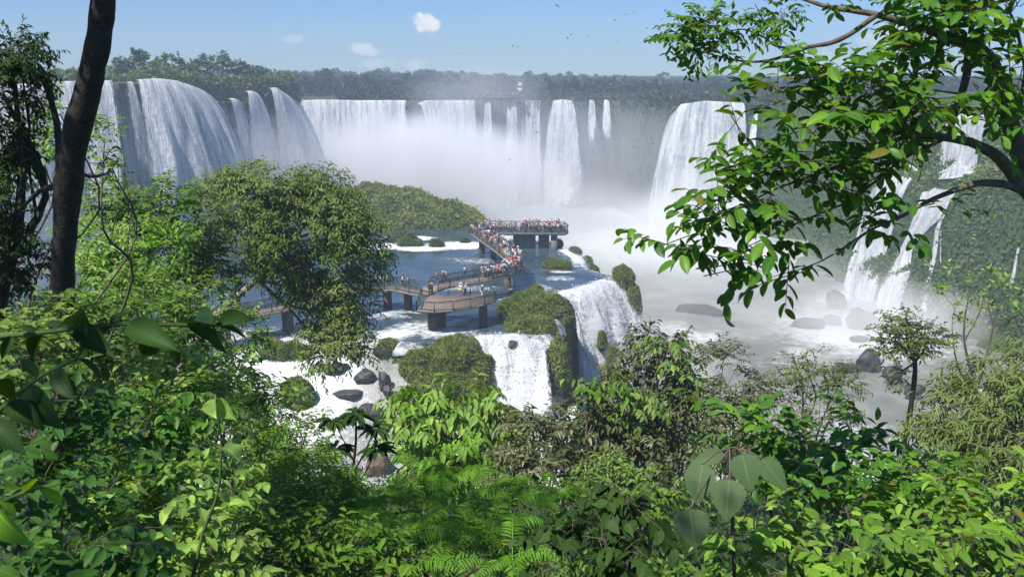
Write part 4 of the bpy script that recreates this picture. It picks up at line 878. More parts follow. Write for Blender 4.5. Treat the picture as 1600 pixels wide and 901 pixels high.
left = scatter(100000, (-170, -52), (190, 330), lambda x, y: (sdf(PLATEAU, x, y) < .5) & (hz(x, y) > 14) & (sdf(PLATEAU, x, y) > -34) & ((x > -96) | (sdf(PLATEAU, x, y) < -5)))
cover('clifftop_scrub', lumpy(left, 5.0, .10, 24), 1.0, .65, 'shrub_far')
wall = scatter(300000, (56, 160), (110, 290), lambda x, y: (hz(x, y) > -20) & (sdf(PLATEAU, x, y) > -14) & (fbm(np.stack([x * .07, y * .07, x * 0], -1), 3, 8) > -.75))
cover('right_cliff_scrub', lumpy(wall, 3.4, .14, 34), .85, .55, 'shrub_far')
cf = scatter(60000, (-12, 66), (284, 356), lambda x, y: (sdf(PLATEAU, x, y) > -1) & (sdf(PLATEAU, x, y) < 8) & (hz(x, y) > -8) & (fbm(np.stack([x * .12, y * .12, hz(x, y) * .08], -1), 3, 18) > -.12))
cover('cliff_scrub', lumpy(cf, 1.5, .2, 35), 1.1, .7, 'forest_far')
cover('hanging_moss', lumpy(wall[fbm(wall * [.09, .09, .09], 3, 71) > .08] + [0, 0, .25], 3.4, .14, 34), .9, .5, 'moss_grass')
def far_trees(n, xr, yr, h, seed):
    r_ = np.random.default_rng(seed); pts = []; x = r_.uniform(*xr, n); y = r_.uniform(*yr, n)
    for a, b in zip(x, y):
        z0 = 18 + .004 * (b - 460) if b > 466 else float(hz(a, b)); hh = h * r_.uniform(.55, 1.2) * (1.45 if r_.random() < .04 else 1) * (1 - .42 * float(sstep(-120, 140, np.array(a)))); R_ = hh * r_.uniform(.3, .5); k = 120
        for q in range(r_.integers(2, 5)):
            c = np.array([a + r_.normal() * R_ * .5, b + r_.normal() * R_ * .5, z0 + hh * r_.uniform(.45, .9)]); v = norm(r_.normal(size=(k // 2, 3))); v[:, 2] = np.abs(v[:, 2]) * .9 - .15
            pts.append(c + v * R_ * r_.uniform(.45, .8) * r_.uniform(.75, 1.05, (k // 2, 1)))
        pts.append(np.column_stack([a + r_.normal(size=20) * R_ * .7, b + r_.normal(size=20) * R_ * .7, z0 + r_.uniform(0, hh * .6, 20)]))
    return np.concatenate(pts)
cover('far_forest', np.concatenate([far_trees(1500, (-330, 330), (395, 560), 8, 1), far_trees(1500, (-520, 520), (560, 900), 11.5, 2)]), 1.7, 1.2, 'forest_far')
FT = 'trees along the left clifftop'
ft = [(217, 92, 232, 17, 13, 'thin flat topped tree standing highest at the left end of the clifftop', 30), (188, 103, 228, 16, 12, 'low bush beside the leaning trunk on the clifftop', 14), (268, 100, 240, 18, 14, 'rounded tree right of the flat topped tree on the clifftop', 22),
      (244, 106, 236, 14, 11, 'small dark tree between the flat topped and the rounded clifftop trees', 14), (318, 104, 250, 20, 14, 'wide olive tree in the middle of the clifftop row', 22), (346, 98, 262, 15, 13, 'tallest domed tree near the middle of the clifftop', 24), (371, 108, 266, 15, 12, 'dark tree right of the domed clifftop tree', 20),
      (392, 112, 270, 15, 10, 'lower tree where the clifftop begins to fall away', 16), (422, 136, 260, 18, 10, 'round bush overhanging the right end of the left cliff', 10), (296, 110, 244, 15, 10, 'short tree left of the wide olive clifftop tree', 14), (410, 118, 275, 14, 9, 'last small tree of the clifftop before the far forest', 13)]
for x, y, d, rx, ry, lab, hpx in ft:
    c, r = wclump(x, y, d, rx, ry); b = np.array([c[0], c[1], float(hz(c[0], c[1])) - .2])
    plant('tree', lab, 'tree', [(x - rx * .4, y + 2, d, rx * .6, ry * .75), (x + rx * .4, y + 1, d, rx * .6, ry * .8), (x, y - ry * .3, d, rx * .65, ry * .7)], 1.0, .7, 'shrub_far', 'quad', cover=6.5, droop=.1, base=b, group=FT, leafpart='crown', stempart='trunk', srad=.16, lobes=9, twl=.9, fill=.8)
hx_ = P(808, 139, d=420); house = thing('house', (hx_[0], 430, 19), 'small white house among the far forest above the lookout', 'house')
m = MB(); box(m, (hx_[0] - 2.6, 430, 18), (hx_[0] + 2.6, 436, 24.4)); m.build('wall', plain('white_wall', (.75, .74, .70)), house)
m = MB(); m.add([[hx_[0] - 3, 429.5, 24.4], [hx_[0] + 3, 429.5, 24.4], [hx_[0] + 3, 436.5, 24.4], [hx_[0] - 3, 436.5, 24.4], [hx_[0] - 2.2, 433, 26], [hx_[0] + 2.2, 433, 26]], [[0, 1, 5, 4], [2, 3, 4, 5]], [[1, 2, 5], [3, 0, 4]]); m.build('roof', plain('pale_roof', (.45, .42, .40)), house)
# far lookout on the rim of the upper falls
fz = 21.2; fl = thing('viewing_platform', (-8, 343, fz), 'small far viewing platform on the rim of the upper falls', 'lookout')
A = P(750, 150, d=344); B_ = P(816, 149, d=344); fz = float(A[2]); fl.location.z = fz
m = MB(); box(m, (A[0], 343, fz - .8), (B_[0], 346.5, fz - .2)); m.build('deck', M['pier'], fl)
m = MB(); bar(m, (A[0], 343.1, fz + .9), (B_[0], 343.1, fz + .9), .08); bar(m, (A[0], 343.1, fz + .3), (B_[0], 343.1, fz + .3), .05); rl = m.build('railing', M['rail'], fl)
for k in range(9):
    m = MB(); q = A[0] + (B_[0] - A[0]) * k / 8; bar(m, (q, 343.1, fz - .19), (q, 343.1, fz + .8), .06, up=(1, 0, 0)); m.build('post', M['rail'], rl)
for k in range(5):
    m = MB(); q = A[0] + (B_[0] - A[0]) * (k + .5) / 5; box(m, (q - .3, 344, fz - 5), (q + .3, 344.6, fz - .82)); m.build('pier', M['pier'], fl)
for k in range(16): person(A[0] + (B_[0] - A[0]) * (k + .3 + .4 * prng.random()) / 16, 344 + prng.random() * 1.6, fz - .2, prng.uniform(-.5, .5), 'on the small distant platform', group='visitors on the far platform')
# birds wheeling over the gorge
bm_ = MB(); v, f = ICO[2]; bm_.add(v * [.07, .22, .06], f); bird_body = bm_.mesh('bird'); bird_body.materials.append(plain('bird_black', (.012, .012, .014)))
bw = MB(); bw.add([[.05, .06, .02], [.05, -.08, .02], [.3, .0, .10], [.58, -.16, .04], [-.05, .06, .02], [-.05, -.08, .02], [-.3, .0, .10], [-.58, -.16, .04]], [[0, 1, 3, 2], [4, 6, 7, 5]]); bird_wing = bw.mesh('wings'); bird_wing.materials.append(bird_body.materials[0])
for x, y, d in ((870, 9, 60), (887, 60, 85), (892, 55, 95), (960, 32, 90), (978, 23, 95), (990, 20, 110), (1034, 31, 100), (1011, 44, 100), (963, 66, 110), (801, 72, 90), (809, 73, 110), (717, 84, 120), (944, 119, 95), (839, 207, 90), (796, 250, 100), (918, 56, 120)):
    o = link('bird', bird_body); o.location = P(x, y, d=d); o.rotation_euler = (rng.uniform(-.4, .4), rng.uniform(-.7, .7), rng.uniform(0, 6.3)); o.scale = (.5,) * 3
    tag(o, 'tiny black bird flying over the gorge', 'bird', 'birds wheeling over the gorge'); link('wings', bird_wing).parent = o

# ------------------------------------------------------------------ trees and shrubs of the near slope
def und(n, y0, y1, L, W_, mat, kind, lift, seed):
    r_ = np.random.default_rng(seed); y = y0 + (y1 - y0) * r_.random(n) ** .8; x = r_.uniform(-.78, .78, n) * (y + 1.5)
    ok = fbm(np.stack([x * .35, y * .35, x * 0], -1), 2, seed) > -.45; x, y = x[ok], y[ok]
    return np.stack([x, y, hz(x, y) + lift * r_.random(len(x)) * (.4 + .6 * np.clip(fbm(np.stack([x * .5, y * .5, x * 0], -1), 2, seed + 3) + .6, 0, 1.3))], -1), L, W_, mat, kind
for i, a in enumerate(((16000, 2.2, 9, .15, .075, 'leaf_dark', 'oval2', .7), (16000, 8, 22, .22, .11, 'leaf_mid', 'oval2', 1.3), (22000, 20, 80, .42, .2, 'leaf_dark', 'quad', 2.2))):
    p, L, W_, mt, kd = und(*a, i + 60); cover('undergrowth', p, L, W_, mt, kd, up=.9)  # dark leaf colours carry the deep shade of the gaps between bushes

# big overhanging tree on the right
def ppath(l): return [np.append(P(x, y, d=d), r) for x, y, d, r in l]
ot = thing('tree', P(1800, 900, d=7.0), 'overhanging tree reaching in at upper right with large oval leaves and dark limbs', 'tree')
bm_ = MB()
LIMBS = [[(1830, 1000, 6.9, .2), (1780, 700, 6.9, .17), (1705, 420, 6.8, .14), (1640, 318, 6.7, .115), (1602, 262, 6.6, .1), (1560, 130, 6.5, .085), (1532, 82, 6.4, .07), (1448, 47, 6.4, .048), (1410, 37, 6.4, .040), (1364, 25, 6.4, .034), (1296, 13, 6.5, .026), (1245, -4, 6.6, .018)],
         [(1366, 28, 6.4, .030), (1330, 54, 6.3, .027), (1296, 67, 6.2, .024), (1262, 73, 6.2, .02), (1205, 94, 6.2, .015), (1160, 98, 6.2, .011), (1095, 84, 6.2, .006)],
         [(1262, 73, 6.2, .014), (1215, 72, 6.25, .012), (1190, 58, 6.25, .01), (1155, 50, 6.25, .007), (1120, 62, 6.25, .004)],
         [(1192, 58, 6.25, .008), (1190, 32, 6.2, .006), (1178, 8, 6.2, .004)], [(1200, 52, 6.2, .006), (1222, 30, 6.2, .004), (1224, 12, 6.2, .003)],
         [(1640, 330, 6.7, .09), (1598, 297, 6.5, .075), (1566, 253, 6.4, .065), (1532, 230, 6.3, .055), (1482, 213, 6.2, .042), (1431, 214, 6.1, .03), (1380, 230, 6.0, .02), (1300, 262, 5.9, .013), (1200, 300, 5.8, .008), (1110, 345, 5.8, .005)],
         [(1602, 300, 6.5, .05), (1560, 288, 6.4, .042), (1510, 290, 6.3, .034), (1460, 312, 6.2, .026), (1400, 345, 6.1, .018), (1360, 362, 6.0, .012), (1300, 400, 5.9, .008), (1245, 422, 5.9, .005), (1208, 432, 5.9, .003)],
         [(1424, 42, 6.4, .03), (1428, 90, 6.3, .024), (1438, 150, 6.2, .02), (1460, 205, 6.15, .016)], [(1515, 82, 6.4, .05), (1508, 130, 6.35, .042), (1490, 190, 6.3, .034), (1484, 215, 6.25, .03)],
         [(1540, 0, 6.2, .03), (1535, 40, 6.3, .03), (1528, 85, 6.4, .03)], [(1431, 214, 6.1, .02), (1360, 200, 6.0, .014), (1290, 172, 5.9, .009), (1220, 160, 5.8, .006), (1150, 150, 5.8, .004)],
         [(1482, 213, 6.2, .02), (1400, 260, 6.05, .016), (1330, 310, 5.95, .011), (1240, 350, 5.85, .008), (1150, 390, 5.8, .005), (1090, 420, 5.8, .003)], [(1590, 170, 6.5, .03), (1600, 120, 6.4, .024), (1590, 60, 6.3, .016), (1570, 10, 6.3, .01)], [(1575, 160, 6.55, .02), (1530, 150, 6.2, .015), (1470, 140, 6.0, .01), (1400, 130, 5.9, .007), (1330, 120, 5.9, .004)]]
for l in LIMBS:
    sp = smooth_path(ppath(l), 5); tube(bm_, sp[:, :3] + .03 * np.stack([fbm(sp[:, :3] * 2.5, 2, s_) for s_ in (3, 4, 5)], -1), sp[:, 3] * .68, 8, .12, 5)
fm = MB()
OC = [(1125, 40, 6.2, 62, 34, .07, 2.2), (1075, 70, 6.2, 34, 26, .07, 2.2), (1215, 15, 6.2, 40, 22, .07, 1.8), (1110, 92, 6.2, 30, 12, .07, 1.2), (1205, 155, 5.8, 55, 30, .14, 1.5), (1150, 190, 5.8, 34, 42, .15, 1.2), (1290, 140, 5.8, 70, 36, .15, 1.9), (1380, 150, 5.9, 75, 45, .15, 2.0), (1270, 215, 5.8, 90, 45, .155, 2.0), (1370, 220, 5.9, 75, 50, .155, 1.3),
      (1180, 265, 5.7, 62, 34, .155, 1.7), (1130, 290, 5.7, 44, 34, .155, 1.5), (1215, 310, 5.75, 85, 40, .155, 2.0), (1310, 300, 5.8, 75, 42, .155, 1.3), (1120, 345, 5.7, 70, 36, .16, 1.9), (1060, 385, 5.7, 45, 36, .165, 1.9), (1175, 400, 5.7, 46, 30, .165, 1.2), (1105, 420, 5.7, 50, 30, .17, 1.3), (1230, 360, 5.75, 45, 30, .16, 1.2), (1390, 352, 6.0, 34, 24, .15, 1.2), (1345, 362, 5.9, 18, 20, .15, .8),
      (1450, 70, 6.2, 62, 50, .15, 1.8), (1500, 30, 6.1, 70, 38, .15, 2.2), (1565, 30, 6.2, 50, 46, .15, 2.4), (1590, 100, 6.3, 36, 50, .15, 1.8), (1500, 115, 6.2, 55, 45, .15, 1.6), (1440, 160, 6.1, 55, 40, .15, 1.7), (1560, 200, 6.3, 44, 40, .15, 1.1), (1350, 100, 5.9, 40, 24, .15, .9), (1440, 265, 6.1, 45, 30, .14, .9), (1230, 432, 5.8, 14, 8, .16, 1.1), (1480, 330, 6.2, 30, 14, .11, .8), (1300, 5, 6.3, 24, 10, .1, .8)]
for x, y, d, rx, ry, L, cv in OC:
    c, r = wclump(x, y, d, rx, ry); clump_leaves(fm, c, r * [1, .9, 1], L * .88, L * .42, 'round', cv * 1.42, .55 if y > 330 else .35, 6, 8, L * 1.9, bm_, .75, .8)
bm_.build('trunk', M['bark'], ot, smooth=True); fm.build('crown', M['leaf_gloss'], ot)

# dark leaning trunk on the left, with its crown above the picture
dt = thing('tree', P(96, 640, d=8.3), 'tall tree with a dark leaning bare trunk at the left', 'tree'); bm_ = MB(); fm = MB()
tr = smooth_path(ppath([(92, 760, 8.3, .155), (95, 640, 8.25, .15), (96, 540, 8.2, .145), (97, 470, 8.15, .132), (99, 400, 8.1, .122), (103, 330, 8.05, .132), (106, 292, 8.0, .142), (113, 240, 7.95, .137), (124, 190, 7.9, .137), (142, 120, 7.85, .125), (155, 60, 7.8, .122), (160, 10, 7.8, .112), (164, -60, 7.8, .11), (176, -200, 7.8, .1), (190, -420, 7.8, .085)]), 6)
tube(bm_, tr[:, :3], tr[:, 3] * .88, 14, .16, 8)
for l in ([(100, 290, 8.1, .05), (84, 292, 8.2, .035), (60, 300, 8.4, .025), (30, 330, 8.6, .015)], [(116, 262, 8.1, .025), (140, 276, 8.4, .016), (165, 272, 8.8, .01)], [(178, -220, 7.8, .05), (60, -330, 7.6, .035), (-120, -420, 7.4, .02)], [(176, -180, 7.8, .05), (330, -330, 8, .035), (480, -420, 8.2, .02)]):
    sp = smooth_path(ppath(l), 4); tube(bm_, sp[:, :3], sp[:, 3], 7, .1, 2)
for x, y, d, rx, ry in ((-80, -330, 7.6, 170, 110), (150, -420, 7.8, 190, 120), (-350, -300, 7.2, 200, 120), (120, -500, 6.4, 200, 110), (-250, -260, 8.2, 150, 90), (330, -420, 8.2, 160, 90)):
    c, r = wclump(x, y, d, rx, ry); clump_leaves(fm, c, r, .13, .06, 'oval2', .9, .3, 7, 9, .4, None)
clump_leaves(fm, (-7.2, 4.6, 36.6), (2.4, 2.0, 1.3), .13, .06, 'oval2', 1.5, .3, 7, 9, .4, None)  # unseen neighbouring foliage, added to shade the trunk and merged into this crown
c, r = (-3.9, -.2, 35.0), (1.5, 1.4, .8); clump_leaves(fm, c, r, .13, .06, 'oval2', 2.2, .3, 7, 9, .4, None)  # unseen clump added up here to keep sun off the near left branch
bm_.build('trunk', M['bark_dark'], dt, smooth=True); fm.build('crown', M['leaf_dark'], dt)

pl = plant
pl('tree', 'dark drooping fine leaved tree at the left edge of the view', 'tree', [(20, 90, 11, 48, 36), (62, 108, 11, 24, 16), (8, 165, 11, 40, 44), (30, 225, 11.3, 20, 36), (0, 270, 11, 34, 50), (18, 335, 10.6, 40, 40), (14, 410, 10.5, 42, 50)], .10, .034, 'leaf_dark', 'lance', 3.4, .55, 'bark_dark', base=P(-60, 700, d=11), twigs=True, leafpart='crown', stempart='trunk', srad=.09)
pl('sapling', 'thin sapling with light green leaves directly behind the dark trunk', 'sapling', [(95, 190, 12.5, 26, 34), (88, 232, 12.5, 34, 24), (165, 232, 12.5, 26, 42), (176, 270, 12.5, 24, 18), (70, 262, 12.5, 16, 14)], .105, .05, 'leaf_bright', 'oval2', 1.89, .3, 'bark', base=P(120, 640, d=12.6), twigs=True, srad=.03, lobes=7)
pl('vine_tree', 'round dark green tree hung with creepers, left of the willow', 'tree', [(215, 335, 26, 70, 42), (175, 310, 26, 34, 22), (262, 330, 27, 34, 38)], .26, .12, 'leaf_mid', 'oval2', 4.64, .35, base=P(215, 620, d=26), leafpart='crown', stempart='trunk', srad=.12)
pl('shrub', 'yellow green feathery shrub below the creeper hung tree', 'shrub', [(165, 395, 23, 55, 45), (240, 405, 23, 60, 45), (160, 450, 22, 50, 50)], .2, .08, 'leaf_bright', 'oval2', 4.06, .4, base=P(200, 640, d=22.5))
pl('shrub', 'light green bushy tree touching the left side of the willow', 'shrub', [(325, 330, 30, 36, 34), (300, 390, 28, 52, 50), (335, 420, 28, 44, 40), (280, 450, 26, 50, 36)], .2, .075, 'leaf_olive', 'oval2', 3.77, .45, base=P(300, 640, d=27))
pl('shrub', 'dense mid green bush under the feathery shrub', 'shrub', [(230, 490, 19, 75, 45), (320, 490, 20, 60, 42), (160, 520, 17, 60, 45), (380, 520, 22, 42, 36)], .2, .09, 'leaf_mid', 'oval2', 3.77, .35, base=P(250, 680, d=18))
pl('willow_tree', 'willow like tree with narrow drooping leaves half covering the footbridge', 'tree', [(420, 285, 40, 58, 30), (375, 305, 40, 36, 34), (490, 310, 40, 62, 34), (535, 355, 40, 52, 44), (460, 350, 40, 75, 48), (395, 365, 39, 50, 44), (560, 410, 40, 38, 46), (505, 415, 40.5, 60, 52), (430, 410, 39, 46, 26), (548, 475, 40.5, 42, 52), (505, 500, 40.5, 40, 50), (540, 540, 40, 40, 34), (505, 560, 40, 28, 26), (345, 288, 40, 20, 14)],
   .30, .10, 'leaf_fresh', 'oval2', 5.6, .5, 'bark_pale', trunk=ppath([(268, 640, 37, .26), (290, 556, 38, .23), (318, 520, 38.5, .21), (334, 495, 39, .19), (372, 462, 39.5, .16), (402, 436, 40, .13)]), base=P(268, 660, d=37), leafpart='crown', stempart='trunk', twl=.8, fill=.75)
# left foreground
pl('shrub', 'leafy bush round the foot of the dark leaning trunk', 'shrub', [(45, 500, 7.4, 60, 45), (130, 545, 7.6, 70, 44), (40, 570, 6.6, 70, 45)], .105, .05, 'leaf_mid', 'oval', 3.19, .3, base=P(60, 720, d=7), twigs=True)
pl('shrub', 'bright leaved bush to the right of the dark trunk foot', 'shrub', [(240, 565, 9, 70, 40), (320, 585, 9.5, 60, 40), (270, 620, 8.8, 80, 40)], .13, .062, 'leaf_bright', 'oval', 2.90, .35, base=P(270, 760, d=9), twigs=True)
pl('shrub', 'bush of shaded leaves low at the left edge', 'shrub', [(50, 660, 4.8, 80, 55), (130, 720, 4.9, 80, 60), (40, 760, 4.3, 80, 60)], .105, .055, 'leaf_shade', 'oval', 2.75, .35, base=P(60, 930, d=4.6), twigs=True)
pl('shrub', 'glossy bush left of centre with paired hanging leaves', 'shrub', [(225, 660, 6.4, 80, 50), (280, 710, 6.3, 80, 50), (200, 740, 5.8, 70, 50)], .11, .056, 'leaf_gloss', 'oval', 2.75, .5, base=P(230, 900, d=6), twigs=True)
pl('shrub', 'light green shrub below the willow trunk', 'shrub', [(360, 610, 13, 60, 40), (400, 650, 12.5, 60, 46), (350, 690, 11, 60, 50)], .13, .055, 'leaf_bright', 'oval2', 3.33, .35, base=P(370, 800, d=11.5), twigs=True)
pl('shrub', 'broad leaved bush at bottom left, yellow green in the sun', 'shrub', [(300, 800, 5.4, 90, 50), (220, 840, 4.6, 90, 55), (330, 870, 4.6, 90, 50)], .105, .056, 'leaf_bright', 'oval', 2.90, .35, base=P(280, 1050, d=4.6), twigs=True)
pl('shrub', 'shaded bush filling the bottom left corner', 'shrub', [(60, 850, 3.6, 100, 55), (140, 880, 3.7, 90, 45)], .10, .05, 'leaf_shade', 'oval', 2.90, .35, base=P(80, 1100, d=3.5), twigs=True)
pl('shrub', 'fine leaved dark shrub beside the lowest rapids', 'shrub', [(440, 650, 20, 44, 34), (470, 690, 19, 52, 36), (420, 700, 17, 40, 36)], .17, .075, 'leaf_mid', 'oval2', 2.46, .3, base=P(440, 800, d=17), twigs=True)
pl('shrub', 'sunlit lime green bush left of the ferns', 'shrub', [(490, 745, 12, 64, 36), (440, 790, 10.5, 60, 46), (520, 800, 10.5, 70, 46)], .11, .042, 'leaf_bright', 'oval2', 4.35, .3, base=P(480, 950, d=10.5), twigs=True)
pl('shrub', 'dark bush at the bottom, left of the ferns', 'shrub', [(470, 860, 7, 100, 46), (560, 880, 7, 80, 40), (420, 880, 6.4, 60, 46)], .105, .05, 'leaf_mid', 'oval', 3.19, .35, base=P(480, 1050, d=6.6), twigs=True)
# small umbrella leaved sapling in front of the rapids
us = thing('sapling', P(560, 800, d=17), 'dark umbrella leaved sapling standing before the white rapids', 'sapling'); sm = MB(); fm = MB()
for l, tip in (([(556, 800, 17, .04), (552, 740, 17, .034), (556, 690, 17, .028), (556, 646, 17, .018)], 1), ([(554, 735, 17, .024), (570, 705, 17, .018), (586, 668, 17, .012)], 1), ([(553, 720, 17, .02), (538, 690, 17, .014), (520, 655, 17, .01)], 1), ([(556, 760, 17, .02), (575, 730, 17, .014), (588, 700, 17, .01)], 1), ([(553, 750, 17, .02), (535, 720, 17, .014), (524, 700, 17, .01)], 1)):
    sp = smooth_path(ppath(l), 4); tube(sm, sp[:, :3], sp[:, 3], 6); c = sp[-1, :3]; k = 26; a = rng.uniform(0, 6.28, k); dr = np.stack([np.cos(a), np.sin(a), rng.uniform(-.5, .15, k)], -1)
    put_leaves(fm, 'oval', c + dr * .03, dr, np.tile([0, 0, 1.], (k, 1)) + rvec(k) * .2, rng.uniform(.3, .48, k), rng.uniform(.10, .14, k))
fm.build('foliage', M['leaf_dark'], us); sm.build('stem', M['bark_dark'], us, smooth=True)
# centre
pl('tree', 'bushy tree with large drooping bright leaves in front of the grassy islet', 'tree', [(690, 630, 28, 70, 34), (640, 650, 28, 40, 36), (745, 640, 28, 46, 34), (640, 700, 27, 50, 44), (720, 700, 27.5, 70, 46), (790, 665, 28, 24, 34), (670, 745, 26, 60, 30)], .42, .17, 'leaf_bright', 'oval', 3.77, .95, 'bark', base=P(690, 840, d=27), leafpart='crown', stempart='trunk', srad=.14, twl=.7)
pl('shrub', 'dull brownish shrub with dry leaves right of the drooping leaf tree', 'shrub', [(830, 690, 26, 46, 40), (880, 680, 26, 54, 40), (800, 730, 25, 42, 36), (870, 740, 25, 70, 40)], .27, .11, 'leaf_dry', 'oval2', 3.33, .5, base=P(850, 860, d=25), twigs=True)
pl('tree', 'tall shrubby tree with olive brown leaves in front of the near fall', 'tree', [(1015, 545, 28, 42, 32), (1060, 560, 28, 40, 34), (980, 590, 28, 44, 34), (1040, 610, 28, 66, 44), (960, 640, 27, 56, 44), (1050, 670, 27, 70, 46), (930, 690, 26, 50, 44), (1000, 720, 25.5, 70, 44)], .29, .13, 'leaf_dry', 'oval2', 3.62, .6, 'bark', base=P(1010, 860, d=27), leafpart='crown', stempart='trunk', srad=.14)
pl('tree', 'green leaved young tree growing in among the olive brown ones', 'tree', [(1045, 545, 26.5, 26, 22), (960, 600, 26, 26, 18), (1080, 600, 26.5, 30, 28), (1000, 640, 26, 36, 26), (920, 620, 26, 24, 26)], .30, .14, 'leaf_mid', 'oval', 2.17, .8, 'bark', base=P(1010, 860, d=26), leafpart='crown', stempart='trunk', srad=.08)
pl('shrub', 'brown dry shrub right of the olive brown tree', 'shrub', [(1130, 570, 27, 36, 26), (1180, 600, 27, 34, 28), (1120, 630, 26, 52, 40), (1160, 660, 25, 50, 30)], .2, .08, 'leaf_dry', 'oval2', 2.90, .4, base=P(1140, 780, d=25.5), twigs=True)
pl('shrub', 'airy sparse shrub with small leaves before the silty river', 'shrub', [(1260, 590, 20, 46, 32), (1310, 610, 20, 40, 34), (1235, 640, 20, 36, 34), (1300, 650, 19, 52, 30), (1240, 565, 20, 30, 12)], .13, .06, 'leaf_olive', 'oval2', 1.45, .35, base=P(1270, 760, d=19), twigs=True, srad=.035)
# bushes lower on the slope, behind the nearer ones
LOWG = 'bushes on the lower slope'
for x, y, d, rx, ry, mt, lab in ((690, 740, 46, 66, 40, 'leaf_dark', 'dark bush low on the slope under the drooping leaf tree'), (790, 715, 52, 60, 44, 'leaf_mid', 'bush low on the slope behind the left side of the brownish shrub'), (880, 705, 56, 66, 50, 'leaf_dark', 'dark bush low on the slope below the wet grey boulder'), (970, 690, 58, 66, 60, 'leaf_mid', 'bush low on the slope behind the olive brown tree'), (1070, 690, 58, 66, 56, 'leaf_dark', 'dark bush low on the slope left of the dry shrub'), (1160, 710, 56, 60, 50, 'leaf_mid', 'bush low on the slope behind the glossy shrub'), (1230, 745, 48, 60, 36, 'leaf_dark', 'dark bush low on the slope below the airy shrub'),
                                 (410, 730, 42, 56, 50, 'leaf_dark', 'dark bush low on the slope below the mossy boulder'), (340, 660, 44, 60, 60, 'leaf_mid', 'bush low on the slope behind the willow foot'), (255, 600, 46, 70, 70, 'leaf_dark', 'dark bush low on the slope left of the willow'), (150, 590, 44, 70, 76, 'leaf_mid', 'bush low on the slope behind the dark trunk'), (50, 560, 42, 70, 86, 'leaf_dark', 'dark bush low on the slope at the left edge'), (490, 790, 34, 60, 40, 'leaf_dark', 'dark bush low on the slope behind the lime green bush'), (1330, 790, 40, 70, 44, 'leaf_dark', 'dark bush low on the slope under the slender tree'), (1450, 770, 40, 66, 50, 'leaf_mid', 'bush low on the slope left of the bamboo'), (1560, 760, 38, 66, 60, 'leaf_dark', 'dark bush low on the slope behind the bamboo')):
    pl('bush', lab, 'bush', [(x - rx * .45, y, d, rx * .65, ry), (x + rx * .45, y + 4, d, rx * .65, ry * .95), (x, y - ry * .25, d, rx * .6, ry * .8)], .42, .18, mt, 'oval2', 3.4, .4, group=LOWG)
# ferns
def fern(label, x, y, d, nf, Lf):
    c = P(x, y, d=d); root = thing('fern', c, label, 'fern', 'ferns of the sunlit clearing'); a0 = rng.uniform(0, 6.28)
    for k in range(nf):
        a = a0 + k * 6.283 / nf + rng.uniform(-.5, .5); L = Lf * rng.uniform(.7, 1.15); h = np.array([math.cos(a), math.sin(a), 0]); t = np.linspace(0, 1, 20); rise = rng.uniform(.55, 1.05)
        sp = c + rng.normal(size=3) * .05 + h * (L * .85 * t)[:, None] + np.array([0, 0, 1]) * (L * (rise * t - (rise * .75) * t ** 2))[:, None]; m = MB(); tube(m, sp, np.linspace(.007, .002, 20), 4)
        T = norm(np.gradient(sp, axis=0)); sd = norm(np.cross(T, np.array([0, 0, 1]) + rng.normal(size=3) * .25)); up_ = np.cross(sd, T)
        n = int(L / .042); tt = np.linspace(.16, .98, n); pos = np.stack([np.interp(tt, t, sp[:, q]) for q in range(3)], -1); Ti = np.stack([np.interp(tt, t, T[:, q]) for q in range(3)], -1); Si = np.stack([np.interp(tt, t, sd[:, q]) for q in range(3)], -1); Ui = np.stack([np.interp(tt, t, up_[:, q]) for q in range(3)], -1)
        ln = L * .19 * np.sin(np.pi * np.clip(tt * .84 + .14, 0, 1)) ** .8 + .015
        for s in (1, -1): put_leaves(m, 'lance', pos, Si * s + Ti * .4 - np.array([0, 0, .15]) + rvec(n) * .12, Ui + rvec(n) * .25, ln * rng.uniform(.8, 1.1, n), .019 + .03 * ln)
        m.build('frond', M['fern'], root)
for i, (x, y, d, nf, Lf, lab) in enumerate(((655, 800, 10.5, 7, 1.1, 'left one of the large bright ferns in the clearing'), (720, 785, 12, 8, 1.2, 'fern standing farthest back in the clearing, below the drooping leaf tree'), (790, 800, 11, 7, 1.05, 'right one of the large bright ferns in the clearing'), (620, 850, 8.6, 7, .85, 'fern low at the left side of the clearing'), (710, 855, 8.8, 7, .9, 'fern in the front middle of the clearing'),
                                                (850, 780, 12.5, 7, 1.0, 'fern at the foot of the brownish shrub'), (800, 875, 7.8, 6, .75, 'fern at the bottom edge right of the front middle fern'), (560, 840, 9.5, 7, .8, 'small fern beside the lime green bush'), (680, 760, 13, 7, 1.1, 'upright fern under the left half of the drooping leaf tree'), (760, 840, 9.4, 7, .85, 'fern between the front middle and the right large fern'), (650, 900, 7, 6, .7, 'fern cut by the bottom edge left of centre'), (590, 790, 11.5, 7, .9, 'fern beside the reddish boulder'))):
    fern(lab, x, y, d, nf, Lf)
pl('shrub', 'soft bright green bush behind and between the ferns', 'shrub', [(690, 830, 10.8, 90, 34), (780, 835, 10, 70, 34), (620, 800, 11, 50, 34)], .10, .036, 'leaf_bright', 'oval2', 3.77, .3, base=P(700, 960, d=10.4))
pl('shrub', 'dark shaded bush with hanging heart leaves at bottom centre', 'shrub', [(940, 840, 6, 60, 40), (1000, 800, 6.2, 60, 46), (880, 870, 5.6, 70, 36), (990, 875, 5.4, 60, 36)], .12, .08, 'leaf_dark', 'heart', 2.61, .8, base=P(950, 1020, d=5.7), twigs=True)
pl('shrub', 'mixed green bush between the ferns and the large grey green leaves', 'shrub', [(960, 760, 14, 62, 36), (1040, 760, 13, 50, 36), (900, 790, 13, 46, 30), (1010, 800, 11, 50, 30)], .15, .065, 'leaf_mid', 'oval2', 3.19, .45, base=P(980, 920, d=12), twigs=True)
